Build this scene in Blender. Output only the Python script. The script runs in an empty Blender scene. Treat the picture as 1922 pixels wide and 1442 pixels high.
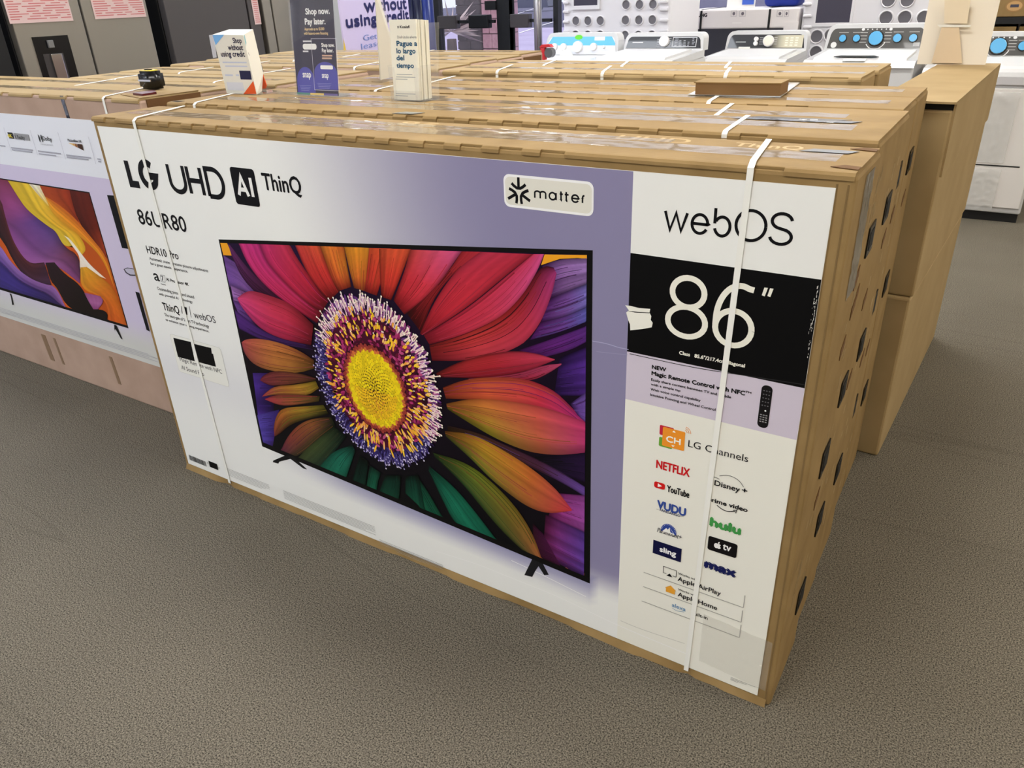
import bpy, bmesh, math, random
import numpy as np
from mathutils import Vector, Matrix, noise

random.seed(7)
rng = np.random.default_rng(7)
SC = bpy.context.scene
COL = SC.collection

# ------------------------------------------------------------------ camera
CAM = np.array([2.325761, -1.356586, 1.514564])
R = np.array([[0.848651224, 0.527702435, -0.036348873],
              [0.212697688, -0.403363285, -0.889976266],
              [-0.484304443, 0.747548126, -0.454555833]])
FPX = 1436.6237
cd = bpy.data.cameras.new('camera')
cd.sensor_width = 36.0
cd.lens = FPX * 36.0 / 1922.0
cd.clip_end = 300
cam = bpy.data.objects.new('camera', cd)
COL.objects.link(cam)
M = Matrix.Identity(4)
for i in range(3):
    M[i][0], M[i][1], M[i][2], M[i][3] = R[0][i], -R[1][i], -R[2][i], CAM[i]
cam.matrix_world = M
SC.camera = cam

# ------------------------------------------------------------------ world, exposure
wd = bpy.data.worlds.new('world')
SC.world = wd
wd.use_nodes = True
bg = wd.node_tree.nodes['Background']
bg.inputs[0].default_value = (0.80, 0.84, 1.0, 1)
bg.inputs[1].default_value = 1.15
sd_ = bpy.data.lights.new('sun', 'SUN')
sd_.energy = 2.6
sd_.angle = .01
sd_.color = (1.0, .96, .93)
sun = bpy.data.objects.new('sun', sd_)
COL.objects.link(sun)
sun.rotation_euler = (math.radians(24), 0, math.radians(14))      # high, from behind the store
SC.view_settings.view_transform = 'Standard'
SC.view_settings.look = 'None'
SC.view_settings.gamma = 1
SC.view_settings.use_curve_mapping = False
SC.view_settings.exposure = 0.0
LAMP = 23.0


def at(u, v, ax, val):
    """the point where the sight line of a photo pixel meets a real plane (ax = val)"""
    d = R.T @ np.array([(u - 961) / FPX, (v - 721) / FPX, 1.0])
    return CAM + (val - CAM[ax]) / d[ax] * d


# ------------------------------------------------------------------ materials
def lin(c):
    c = np.asarray(c, float) / 255.0
    return np.where(c <= .04045, c / 12.92, ((c + .055) / 1.055) ** 2.4)


MATS = {}


def mat(name, rgb, rough=.5, metal=0., alpha=1., trans=0., emit=0., spec=.5, ior=1.45, bump=None, var=None, stretch=None, coat=0.):
    if name in MATS:
        return MATS[name]
    m = bpy.data.materials.new(name)
    m.use_nodes = True
    nt = m.node_tree
    b = nt.nodes['Principled BSDF']
    c = lin(rgb)
    b.inputs['Base Color'].default_value = (*c, 1)
    b.inputs['Roughness'].default_value = rough
    b.inputs['Metallic'].default_value = metal
    b.inputs['Alpha'].default_value = alpha
    b.inputs['Transmission Weight'].default_value = trans
    b.inputs['Specular IOR Level'].default_value = spec
    b.inputs['IOR'].default_value = ior
    b.inputs['Coat Weight'].default_value = coat
    if emit:
        b.inputs['Emission Color'].default_value = (*c, 1)
        b.inputs['Emission Strength'].default_value = emit
    if bump or var:
        tc = nt.nodes.new('ShaderNodeTexCoord')
        mp = nt.nodes.new('ShaderNodeMapping')
        mp.inputs['Scale'].default_value = stretch or (1, 1, 1)
        nt.links.new(tc.outputs['Object'], mp.inputs['Vector'])
    if var:      # (scale, dark rgb, light rgb)
        n = nt.nodes.new('ShaderNodeTexNoise')
        n.inputs['Scale'].default_value = var[0]
        n.inputs['Detail'].default_value = 5
        r = nt.nodes.new('ShaderNodeValToRGB')
        r.color_ramp.elements[0].position = .32
        r.color_ramp.elements[1].position = .68
        r.color_ramp.elements[0].color = (*lin(var[1]), 1)
        r.color_ramp.elements[1].color = (*lin(var[2]), 1)
        nt.links.new(mp.outputs[0], n.inputs['Vector'])
        nt.links.new(n.outputs['Fac'], r.inputs['Fac'])
        nt.links.new(r.outputs['Color'], b.inputs['Base Color'])
    if bump:     # (scale, strength)
        n2 = nt.nodes.new('ShaderNodeTexNoise')
        n2.inputs['Scale'].default_value = bump[0]
        n2.inputs['Detail'].default_value = 4
        bp = nt.nodes.new('ShaderNodeBump')
        bp.inputs['Strength'].default_value = bump[1]
        bp.inputs['Distance'].default_value = .004
        nt.links.new(mp.outputs[0], n2.inputs['Vector'])
        nt.links.new(n2.outputs['Fac'], bp.inputs['Height'])
        nt.links.new(bp.outputs['Normal'], b.inputs['Normal'])
    MATS[name] = m
    return m


def ink_mat(name, rough):
    m = bpy.data.materials.new(name)
    m.use_nodes = True
    b = m.node_tree.nodes['Principled BSDF']
    a = m.node_tree.nodes.new('ShaderNodeVertexColor')
    a.layer_name = 'Col'
    m.node_tree.links.new(a.outputs['Color'], b.inputs['Base Color'])
    b.inputs['Roughness'].default_value = rough
    b.inputs['Specular IOR Level'].default_value = .14
    return m


INK = ink_mat('printed_ink', .45)
KRAFT = mat('kraft_cardboard', (144, 118, 76), .72, spec=.25, var=(9, (136, 110, 69), (153, 126, 83)), bump=(60, .12))
KRAFT_L = mat('greyed_cardboard', (180, 153, 136), .75, spec=.25, var=(7, (174, 147, 130), (186, 159, 142)), bump=(50, .12))
KRAFT_D = mat('cut_and_shaded_cardboard', (104, 72, 38), .85)  # torn edges and seams, also painted shade in slots and gaps
KRAFT_P = mat('pale_cardboard', (162, 138, 98), .75, spec=.2, var=(5, (156, 132, 92), (168, 144, 104)))
WHITE_PAPER = mat('coated_white_paper', (234, 233, 228), .5, spec=.3)

BLACKP = mat('black_plastic', (14, 14, 16), .25)
BLACK = mat('black_matte', (12, 12, 13), .6)


def clear_mat(name, rgb, rough, gloss, haze):
    """clear sheet: see-through, with a mirror-like sheen and a little haze of its own"""
    m = bpy.data.materials.new(name)
    m.use_nodes = True
    nt = m.node_tree
    nt.nodes.remove(nt.nodes['Principled BSDF'])
    out = nt.nodes['Material Output']
    tr, gl, df = (nt.nodes.new('ShaderNodeBsdf' + k) for k in ('Transparent', 'Glossy', 'Diffuse'))
    gl.inputs['Roughness'].default_value = rough
    df.inputs['Color'].default_value = (*lin(rgb), 1)
    fr = nt.nodes.new('ShaderNodeLayerWeight')
    fr.inputs['Blend'].default_value = .5
    pw = nt.nodes.new('ShaderNodeMath')
    pw.operation = 'POWER'
    pw.inputs[1].default_value = 4.0
    nt.links.new(fr.outputs['Facing'], pw.inputs[0])
    mt = nt.nodes.new('ShaderNodeMath')
    mt.operation = 'MULTIPLY_ADD'
    mt.use_clamp = True
    mt.inputs[1].default_value = .7 * gloss
    mt.inputs[2].default_value = .045 * gloss
    a, b = nt.nodes.new('ShaderNodeMixShader'), nt.nodes.new('ShaderNodeMixShader')
    a.inputs[0].default_value = haze
    for p, q in ((tr.outputs[0], a.inputs[1]), (df.outputs[0], a.inputs[2]), (pw.outputs[0], mt.inputs[0]), (mt.outputs[0], b.inputs[0]), (a.outputs[0], b.inputs[1]), (gl.outputs[0], b.inputs[2]), (b.outputs[0], out.inputs[0])):
        nt.links.new(p, q)
    return m


TAPE = clear_mat('clear_packing_tape', (214, 196, 160), .11, 1.15, .08)
STRAP = clear_mat('white_polypropylene', (252, 252, 247), .35, .35, .88)
ACRYL = clear_mat('clear_acrylic', (240, 242, 244), .04, 1.0, .04)
WHITE_MET = mat('white_enamel', (202, 202, 203), .25, coat=.25)
WHITE_PL = mat('white_plastic', (206, 206, 207), .4)
FOAM = mat('white_foam_wrap', (222, 220, 224), .55, bump=(8, .25))
STEEL = mat('brushed_steel', (150, 144, 134), .42, metal=.55)
DSTEEL = mat('dark_grey_steel', (84, 80, 80), .45, metal=.3)
GREYP = mat('grey_plastic', (120, 118, 116), .5)
CHROME = mat('chrome', (200, 198, 196), .15, metal=1.)


# ------------------------------------------------------------------ object helpers
LOC = {}


def thing(name, label, cat, loc=(0, 0, 0), rotz=0., group=None):
    o = bpy.data.objects.new(name, None)
    COL.objects.link(o)
    o.empty_display_size = .1
    o.location = loc
    o.rotation_euler = (0, 0, rotz)
    o['label'] = label
    o['category'] = cat
    if group:
        o['group'] = group
    LOC[o.name] = (np.array(loc, float), 0.0)
    return o


def root_of(o):
    while o.parent:
        o = o.parent
    return o


def tolocal(V, parent):
    V = np.asarray(V, float).reshape(-1, 3)
    if parent is None:
        return V
    loc, rz = LOC.get(root_of(parent).name, (np.zeros(3), 0.0))
    V = V - loc
    c, s = math.cos(-rz), math.sin(-rz)
    return np.stack([V[:, 0] * c - V[:, 1] * s, V[:, 0] * s + V[:, 1] * c, V[:, 2]], 1)


class MB:
    """collects shapes (world coordinates) for one mesh"""

    def __init__(s):
        s.v = []
        s.f = []

    def add(s, V, F):
        n = len(s.v)
        s.v += [tuple(map(float, p)) for p in V]
        s.f += [tuple(i + n for i in f) for f in F]
        return s

    def box(s, x0, x1, y0, y1, z0, z1, bev=0., seg=2):
        if bev <= 0:
            V = [(x, y, z) for z in (z0, z1) for y in (y0, y1) for x in (x0, x1)]
            return s.add(V, [(0, 2, 3, 1), (4, 5, 7, 6), (0, 1, 5, 4), (2, 6, 7, 3), (0, 4, 6, 2), (1, 3, 7, 5)])
        bm = bmesh.new()
        bmesh.ops.create_cube(bm, size=1)
        for v in bm.verts:
            v.co = ((x0 + x1) / 2 + v.co.x * (x1 - x0), (y0 + y1) / 2 + v.co.y * (y1 - y0), (z0 + z1) / 2 + v.co.z * (z1 - z0))
        bmesh.ops.bevel(bm, geom=bm.edges[:] + bm.verts[:], offset=bev, segments=seg, affect='EDGES', profile=.5)
        return s.bm(bm)

    def bm(s, bm):
        bm.verts.index_update()
        s.add([v.co for v in bm.verts], [[v.index for v in f.verts] for f in bm.faces])
        bm.free()
        return s

    def prism(s, pts, vec):
        """closed outline (list of 3-D points) swept along vec"""
        n = len(pts)
        P = np.asarray(pts, float)
        Q = P + np.asarray(vec, float)
        F = [tuple(range(n)), tuple(range(2 * n - 1, n - 1, -1))]
        F += [(i, n + i, n + (i + 1) % n, (i + 1) % n) for i in range(n)]
        return s.add(np.vstack([P, Q]), F)

    def cyl(s, p0, p1, r0, r1=None, n=20, cap=True):
        p0, p1 = np.asarray(p0, float), np.asarray(p1, float)
        r1 = r0 if r1 is None else r1
        d = p1 - p0
        d /= np.linalg.norm(d)
        a = np.cross(d, (0, 0, 1) if abs(d[2]) < .9 else (1, 0, 0))
        a /= np.linalg.norm(a)
        b = np.cross(d, a)
        V = []
        for p, r in ((p0, r0), (p1, r1)):
            V += [p + r * (a * math.cos(t) + b * math.sin(t)) for t in np.linspace(0, 2 * math.pi, n, endpoint=False)]
        F = [(i, (i + 1) % n, n + (i + 1) % n, n + i) for i in range(n)]
        if cap:
            F += [tuple(range(n - 1, -1, -1)), tuple(range(n, 2 * n))]
        return s.add(V, F)

    def band(s, pts, side, width, thick=.0012):
        """flat strap along a polyline; side = unit vector across the strap"""
        P = np.asarray(pts, float)
        side = np.asarray(side, float)
        T = np.gradient(P, axis=0)
        T /= np.linalg.norm(T, axis=1)[:, None]
        N = np.cross(T, side)
        N /= np.linalg.norm(N, axis=1)[:, None]
        V = []
        for p, n in zip(P, N):
            for a, b in ((-1, 0), (1, 0), (1, 1), (-1, 1)):
                V.append(p + side * a * width / 2 + n * b * thick)
        F = []
        for i in range(len(P) - 1):
            for k in range(4):
                F.append((4 * i + k, 4 * i + (k + 1) % 4, 4 * i + 4 + (k + 1) % 4, 4 * i + 4 + k))
        F += [(3, 2, 1, 0), tuple(4 * (len(P) - 1) + k for k in range(4))]
        return s.add(V, F)

    def grid(s, o, eu, ev, nu, nv, disp=None):
        o, eu, ev = (np.asarray(a, float) for a in (o, eu, ev))
        nn = np.cross(eu, ev)
        nn /= np.linalg.norm(nn)
        V = []
        for j in range(nv + 1):
            for i in range(nu + 1):
                a, b = i / nu, j / nv
                p = o + eu * a + ev * b
                if disp:
                    p = p + nn * disp(a, b)
                V.append(p)
        F = [(j * (nu + 1) + i, j * (nu + 1) + i + 1, (j + 1) * (nu + 1) + i + 1, (j + 1) * (nu + 1) + i) for j in range(nv) for i in range(nu)]
        return s.add(V, F)

    def build(s, name, m, parent=None, smooth=False, label=None):
        me = bpy.data.meshes.new(name)
        me.from_pydata([tuple(p) for p in tolocal(s.v, parent)], [], s.f)
        me.materials.append(m)
        if smooth:
            me.polygons.foreach_set('use_smooth', [True] * len(me.polygons))
        o = bpy.data.objects.new(name, me)
        COL.objects.link(o)
        o.parent = parent
        if label:
            o['label'] = label
        return o


def B(name, m, parent, *a, **k):
    return MB().box(*a, **k).build(name, m, parent)


def struct(name, mb, m):
    o = mb.build(name, m)
    o['kind'] = 'structure'
    return o


# ------------------------------------------------------------------ flat print
TXT = {}


def text_mesh(s):
    if s not in TXT:
        c = bpy.data.curves.new('text', 'FONT')
        c.body = s
        c.size = 1
        c.resolution_u = 3
        o = bpy.data.objects.new('text', c)
        me = bpy.data.meshes.new_from_object(o)
        V = np.array([v.co[:2] for v in me.vertices]).reshape(-1, 2)
        F = [tuple(p.vertices) for p in me.polygons]
        bpy.data.objects.remove(o)
        bpy.data.curves.remove(c)
        bpy.data.meshes.remove(me)
        TXT[s] = (V, F)
    return TXT[s]


def smooth_line(P, it=2):
    P = np.asarray(P, float)
    for _ in range(it):
        if len(P) < 3:
            break
        Q = [P[0]]
        for a, b in zip(P[:-1], P[1:]):
            Q += [.75 * a + .25 * b, .25 * a + .75 * b]
        Q.append(P[-1])
        P = np.array(Q)
    return P


def resample(P, n):
    P = np.asarray(P, float)
    d = np.r_[0, np.cumsum(np.linalg.norm(np.diff(P, axis=0), axis=1))]
    t = np.linspace(0, d[-1], n)
    return np.stack([np.interp(t, d, P[:, k]) for k in range(2)], 1)


def arc(cx, cy, rx, ry, a0, a1, n=20):
    t = np.radians(np.linspace(a0, a1, n))
    return [(cx + rx * math.cos(x), cy + ry * math.sin(x)) for x in t]


INKGAIN = 1.04


class Art:
    """ink on a flat face: polygons with their own colours, in layers a hair apart"""

    def __init__(s, o, ex, ey, base=.0004, eps=.00005):
        s.o, s.ex = np.asarray(o, float), np.asarray(ex, float) / np.linalg.norm(ex)
        ey = np.asarray(ey, float)
        ey = ey - s.ex * (ey @ s.ex)
        s.ey = ey / np.linalg.norm(ey)
        s.n = np.cross(s.ex, s.ey)
        s.base, s.eps = base, eps
        s.V, s.F, s.C = [], [], []
        s.layer = 0
        s.calls = 0
        s.gain = 1.0
        s.clip = None

    def px(s, u, v):
        d = R.T @ np.array([(u - 961) / FPX, (v - 721) / FPX, 1.0])
        k = ((s.o - CAM) @ s.n) / (d @ s.n)
        q = CAM + k * d - s.o
        return (q @ s.ex, q @ s.ey)

    def pxs(s, L):
        return [s.px(*a) for a in L]

    def raw(s, P, F, C):
        n = len(s.V)
        h = s.base + s.layer * s.eps + (s.calls % 40) * 3e-6
        s.calls += 1
        for p in P:
            if s.clip:
                p = s.clip(p)
            s.V.append(s.o + s.ex * p[0] + s.ey * p[1] + s.n * h)
        s.F += [tuple(i + n for i in f) for f in F]
        C = np.asarray(C, float)
        if C.ndim == 1:
            C = np.repeat(C[None], len(P), 0)
        s.C += list(C)

    def col(s, rgb):
        return np.minimum(lin(rgb) * INKGAIN, .92)

    def poly(s, P, rgb):
        s.raw(P, [tuple(range(len(P)))], s.col(rgb))

    def rect(s, x0, x1, y0, y1, rgb):
        s.poly([(x0, y0), (x1, y0), (x1, y1), (x0, y1)], rgb)

    def rrect(s, x0, x1, y0, y1, r, rgb):
        s.poly(arc(x1 - r, y1 - r, r, r, 0, 90, 6) + arc(x0 + r, y1 - r, r, r, 90, 180, 6) + arc(x0 + r, y0 + r, r, r, 180, 270, 6) + arc(x1 - r, y0 + r, r, r, 270, 360, 6), rgb)

    def ell(s, cx, cy, rx, ry, rgb, ang=0., n=14):
        c, q = math.cos(ang), math.sin(ang)
        s.poly([(cx + x * c - y * q, cy + x * q + y * c) for x, y in arc(0, 0, rx, ry, 0, 360 - 360 / n, n)], rgb)

    def stroke(s, P, w, rgb, closed=False):
        P = np.asarray(P, float)
        if closed:
            P = np.vstack([P, P[:1]])
        n = len(P)
        L, Rr = [], []
        for i in range(n):
            a = P[i] - P[i - 1] if i else (P[0] - P[-2] if closed else P[1] - P[0])
            b = P[i + 1] - P[i] if i < n - 1 else (P[1] - P[0] if closed else P[-1] - P[-2])
            a, b = a / (np.linalg.norm(a) + 1e-12), b / (np.linalg.norm(b) + 1e-12)
            t = a + b
            t /= np.linalg.norm(t) + 1e-12
            k = 1 / max(.45, abs(t @ a))
            nn = np.array([-t[1], t[0]]) * w / 2 * k
            L.append(P[i] + nn)
            Rr.append(P[i] - nn)
        V = L + Rr
        s.raw(V, [(i, i + 1, n + i + 1, n + i) for i in range(n - 1)], s.col(rgb))

    def strip(s, A, Bq, stops, stopsB=None, n=28, m=18, edge=.5, vein=.13, base=.3, sm=2):
        """painted surface between two edge lines, colours given from base to tip"""
        A, Bq = resample(smooth_line(A, sm), n), resample(smooth_line(Bq, sm), n)
        cs = np.array([lin(c) for c in stops]) * INKGAIN * s.gain
        cb = cs if stopsB is None else np.array([lin(c) for c in stopsB]) * INKGAIN * s.gain
        vn = rng.normal(0, vein * 1.15, m + 1)
        vn = .6 * vn + .4 * np.r_[vn[1:], vn[:1]]
        V, C = [], []
        for i in range(n):
            t = i / (n - 1)
            c0 = np.array([np.interp(t, np.linspace(0, 1, len(cs)), cs[:, k]) for k in range(3)])
            c1 = np.array([np.interp(t, np.linspace(0, 1, len(cb)), cb[:, k]) for k in range(3)])
            for j in range(m + 1):
                q = j / m
                V.append(A[i] * (1 - q) + Bq[i] * q)
                sh = (1 - min(.9, edge * 1.35) * abs(2 * q - 1) ** 4) * (1 + vn[j]) * (base + (1 - base) * min(1, t / .3)) * (1 + rng.normal(0, .03))
                C.append(np.clip((c0 * (1 - q) + c1 * q) * sh, .002, .9))
        F = [(i * (m + 1) + j, i * (m + 1) + j + 1, (i + 1) * (m + 1) + j + 1, (i + 1) * (m + 1) + j) for i in range(n - 1) for j in range(m)]
        s.raw(V, F, C)

    def grid(s, x0, x1, y0, y1, nx, ny, fn):
        V, C = [], []
        for j in range(ny + 1):
            for i in range(nx + 1):
                x, y = x0 + (x1 - x0) * i / nx, y0 + (y1 - y0) * j / ny
                V.append((x, y))
                C.append(s.col(fn(x, y)))
        F = [(j * (nx + 1) + i, j * (nx + 1) + i + 1, (j + 1) * (nx + 1) + i + 1, (j + 1) * (nx + 1) + i) for j in range(ny) for i in range(nx)]
        s.raw(V, F, C)

    def text(s, t, x0, y0, x1, y1, rgb, bold=0., shear=0.):
        V, F = text_mesh(t)
        if not len(V):
            return
        a, w, h = V[:, 0].min(), np.ptp(V[:, 0]), V[:, 1].max()
        P = np.stack([x0 + (V[:, 0] - a) / w * (x1 - x0), y0 + V[:, 1] / h * (y1 - y0)], 1)
        P[:, 0] += shear * (P[:, 1] - y0)
        ds = [(0, 0)] + ([(bold, 0), (-bold, 0), (0, bold), (0, -bold)] if bold else [])
        for dx, dy in ds:
            s.raw(P + np.array([dx, dy]), F, s.col(rgb))

    def tpx(s, t, L, Rr, T, rgb, bold=0., shear=0.):
        """text whose baseline runs between two photo pixels"""
        l, r, tp = s.px(*L), s.px(*Rr), s.px(*T)
        s.text(t, l[0], l[1], r[0], tp[1], rgb, bold, shear)

    def build(s, name, parent, ink=None, label=None):
        me = bpy.data.meshes.new(name)
        me.from_pydata([tuple(p) for p in tolocal(np.array(s.V), parent)], [], s.F)
        a = me.color_attributes.new('Col', 'FLOAT_COLOR', 'POINT')
        a.data.foreach_set('color', np.hstack([np.array(s.C), np.ones((len(s.C), 1))]).ravel().astype(np.float32))
        me.materials.append(ink or INK)
        o = bpy.data.objects.new(name, me)
        COL.objects.link(o)
        o.parent = parent
        if label:
            o['label'] = label
        return o


def Z(u0, v0, k):
    """coordinates inside an enlarged view of the photo -> photo pixels"""
    return lambda L: [(u0 + x / k, v0 + y / k) for x, y in L] if isinstance(L, list) else (u0 + L[0] / k, v0 + L[1] / k)

# ------------------------------------------------------------------ the setting
YB = 7.4          # glazed front of the store
carpet = bpy.data.materials.new('grey_carpet')
carpet.use_nodes = True
nt = carpet.node_tree
pb = nt.nodes['Principled BSDF']
pb.inputs['Roughness'].default_value = .95
pb.inputs['Specular IOR Level'].default_value = .1
tc = nt.nodes.new('ShaderNodeTexCoord')
n1 = nt.nodes.new('ShaderNodeTexNoise')
n1.inputs['Scale'].default_value = 270
n1.inputs['Detail'].default_value = 4
n1.inputs['Roughness'].default_value = .75
r1 = nt.nodes.new('ShaderNodeValToRGB')
r1.color_ramp.elements[0].position, r1.color_ramp.elements[1].position = .37, .63
r1.color_ramp.elements[0].color = (*lin((24, 23, 20)), 1)
r1.color_ramp.elements[1].color = (*lin((142, 134, 120)), 1)
n2 = nt.nodes.new('ShaderNodeTexNoise')
n2.inputs['Scale'].default_value = 1.6
n2.inputs['Detail'].default_value = 6
r2 = nt.nodes.new('ShaderNodeValToRGB')
r2.color_ramp.elements[0].position, r2.color_ramp.elements[1].position = .3, .7
r2.color_ramp.elements[0].color = (.86, .86, .86, 1)
r2.color_ramp.elements[1].color = (1, 1, 1, 1)
mx = nt.nodes.new('ShaderNodeMixRGB')
mx.blend_type = 'MULTIPLY'
mx.inputs[0].default_value = 1
# faint drag marks worn into the pile
mp3 = nt.nodes.new('ShaderNodeMapping')
mp3.inputs['Rotation'].default_value = (0, 0, .9)
mp3.inputs['Scale'].default_value = (.05, 1.5, 1)
n3 = nt.nodes.new('ShaderNodeTexNoise')
n3.inputs['Scale'].default_value = 1.7
n3.inputs['Detail'].default_value = 1
r3 = nt.nodes.new('ShaderNodeValToRGB')
r3.color_ramp.elements[0].position, r3.color_ramp.elements[1].position = .497, .503
r3.color_ramp.elements[0].color = r3.color_ramp.elements[1].color = (1, 1, 1, 1)
e3 = r3.color_ramp.elements.new(.5)
e3.color = (.88, .88, .88, 1)
mx2 = nt.nodes.new('ShaderNodeMixRGB')
mx2.blend_type = 'MULTIPLY'
mx2.inputs[0].default_value = 1
bp = nt.nodes.new('ShaderNodeBump')
bp.inputs['Strength'].default_value = .06
bp.inputs['Distance'].default_value = .002
for a, b in ((tc.outputs['Object'], n1.inputs['Vector']), (tc.outputs['Object'], n2.inputs['Vector']), (n1.outputs['Fac'], r1.inputs['Fac']),
             (n2.outputs['Fac'], r2.inputs['Fac']), (r1.outputs['Color'], mx.inputs[1]), (r2.outputs['Color'], mx.inputs[2]),
             (mx.outputs[0], mx2.inputs[1]), (tc.outputs['Object'], mp3.inputs['Vector']), (mp3.outputs[0], n3.inputs['Vector']), (n3.outputs['Fac'], r3.inputs['Fac']), (r3.outputs['Color'], mx2.inputs[2]),
             (mx2.outputs[0], pb.inputs['Base Color']), (n1.outputs['Fac'], bp.inputs['Height']), (bp.outputs['Normal'], pb.inputs['Normal'])):
    nt.links.new(a, b)
PAINT = mat('cream_wall_paint', (196, 192, 186), .8)
CEIL = mat('white_ceiling_tile', (222, 220, 214), .9)
X0, X1, Y0, ZC = -7.0, 7.0, -7.0, 3.3
struct('floor', MB().box(X0, X1, Y0, YB, -.1, 0), carpet)
struct('ceiling', MB().box(X0, X1, Y0, YB, ZC, ZC + .1), CEIL)
struct('wall_right', MB().box(X1, X1 + .1, Y0, YB, 0, ZC), PAINT)
struct('wall_front', MB().box(X0, X1, Y0 - .1, Y0, 0, ZC), PAINT)
# left wall with an unseen window added for cool light from the left
struct('wall_left', MB().box(X0 - .1, X0, Y0, YB, 0, .3).box(X0 - .1, X0, Y0, YB, 2.9, ZC).box(X0 - .1, X0, Y0, -6, .3, 2.9).box(X0 - .1, X0, 4, YB, .3, 2.9), PAINT)
struct('wall_back', MB().box(1.3, X1, YB, YB + .1, 0, ZC).box(X0, -5.6, YB, YB + .1, 0, ZC).box(-5.6, 1.3, YB, YB + .1, 2.9, ZC), PAINT)
GLASS = clear_mat('window_glass', (225, 228, 240), .02, .6, .02)
FRAME = mat('black_aluminium', (14, 14, 16), .45)
w1 = struct('window_1', MB().box(X0 - .06, X0 - .05, -6, 4, .3, 2.9), GLASS)
MB().box(X0 - .09, X0, -6, 4, .3, .36).box(X0 - .09, X0, -6, 4, 2.84, 2.9).box(X0 - .09, X0, -6, -5.94, .3, 2.9).box(X0 - .09, X0, 3.94, 4, .3, 2.9).box(X0 - .09, X0, -1, -.94, .3, 2.9).build('window_frame', FRAME, w1)


def xback(u, v=60):
    return at(u, v, 1, YB)[0]


# glazed entrance: two door leaves, fixed panes beside them
mull = [(xback(797), xback(829)), (xback(936), xback(962)), (xback(1041), xback(1050))]
w2 = struct('window_2', MB().box(mull[2][1], 1.3, YB + .04, YB + .05, .1, 2.9), GLASS)
f = MB().box(mull[2][1], 1.3, YB, YB + .08, 0, .1).box(1.22, 1.3, YB, YB + .08, 0, 2.9).box(mull[2][1], 1.3, YB, YB + .08, 2.82, 2.9)
for x in (-1.0, .1):
    f.box(x, x + .06, YB, YB + .08, .1, 2.82)
f.build('window_frame', FRAME, w2)
w3 = struct('window_3', MB().box(-5.6, mull[0][0], YB + .04, YB + .05, .1, 2.9), GLASS)
MB().box(-5.6, mull[0][0], YB, YB + .08, 0, .1).box(-5.6, -5.52, YB, YB + .08, 0, 2.9).box(-5.6, mull[0][0], YB, YB + .08, 2.82, 2.9).build('window_frame', FRAME, w3)
zb = at(900, 40, 1, YB)[2]
for k, (a, b, bars) in enumerate((((mull[0][0], mull[0][1]), (mull[1][0], mull[1][1]), [(833, 868, 'dark_bronze_push_bar', 1), (891, 927, 'b', 0)]),
                                  ((mull[1][1] - .02, mull[1][1]), (mull[2][0], mull[2][1]), [(968, 1002, 'c', 1)]))):
    d = struct('door_%d' % (k + 1), MB().box(a[0], a[1], YB - .03, YB + .06, 0, 2.9).box(b[0], b[1], YB - .03, YB + .06, 0, 2.9).box(a[1], b[0], YB - .03, YB + .06, 2.5, 2.9).box(a[1], b[0], YB - .03, YB + .06, 0, .16), FRAME)
    MB().box(a[1], b[0], YB + .01, YB + .02, .16, 2.5).build('pane', GLASS, d)
    MB().box(a[1], b[0], YB - .09, YB - .05, zb - .018, zb + .018).build('push_bar', FRAME, d)
    for u0, u1, _, lt in bars:
        MB().box(xback(u0), xback(u1), YB - .13, YB - .03, zb - .075, zb + .075, bev=.008).build('push_pad', mat('bronze_pad', (62, 56, 56), .4) if lt else FRAME, d)
    if k == 0:
        z9 = at(927, 10, 1, YB)[2]
        MB().box(xback(917), xback(937), YB - .06, YB, z9 - .05, z9 + .05).build('latch_box', FRAME, d)
# outside
CONC = mat('lit_concrete', (158, 148, 180), .9, var=(.6, (152, 142, 175), (165, 155, 187)))
ASPH = mat('asphalt', (72, 70, 98), .9, var=(2, (62, 60, 88), (84, 82, 110)))
struct('ground_pavement', MB().box(-40, 40, YB + .1, 34, -.15, -.02), CONC)
struct('ground_parking_lot', MB().box(-70, 60, 34, 120, -.2, -.03), ASPH)
LINE = mat('white_road_paint', (240, 238, 250), .8)
for i, (a, b) in enumerate((((975, 62), (1006, 52)), ((1016, 48), (1043, 40)), ((958, 30), (1003, 16)))):
    p, q = at(*a, 2, -.01), at(*b, 2, -.01)
    o = MB().prism([p + (0, -.12, 0), q + (0, -.12, 0), q + (0, .12, 0), p + (0, .12, 0)], (0, 0, .008)).build('parking_line', LINE)
    o['label'] = ['white line painted on pale pavement left of the chrome post', 'white line painted on pale pavement right of the chrome post', 'long white parking line on dark asphalt by the parked car'][i]
    o['category'] = 'road marking'
    o['group'] = 'painted lines outside the doors'
# brick columns outside
BR1 = mat('brown_brick', (62, 49, 54), .9, var=(14, (54, 42, 47), (72, 58, 62)))  # dark tone carries the shade on the column's unlit face
BR2 = mat('pink_brick', (178, 136, 148), .9, var=(14, (168, 126, 138), (188, 146, 158)))  # paler tone stands for the side that catches the sun
MORT = mat('mortar', (110, 90, 96), .95)


def brick_column(name, label, u0, u1, y, m, nrow):
    x0, x1 = at(u0, 60, 1, y)[0], at(u1, 60, 1, y)[0]
    t = thing(name, label, 'column', ((x0 + x1) / 2, y + .25, 0), group='brick columns outside the entrance')
    B('core', MORT, t, x0 + .015, x1 - .015, y + .015, y + .5, 0, 3)
    h = 3.0 / nrow
    for j in range(nrow):
        n = 2
        off = .5 * (j % 2)
        e = [x0] + [x0 + (x1 - x0) * (i + 1 - off * .5) / n for i in range(n - 1)] + [x1]
        for a, b in zip(e[:-1], e[1:]):
            MB().box(a + .004, b - .004, y, y + .49, j * h + .006, (j + 1) * h - .006).build('brick', m, t)
    return t


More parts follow.
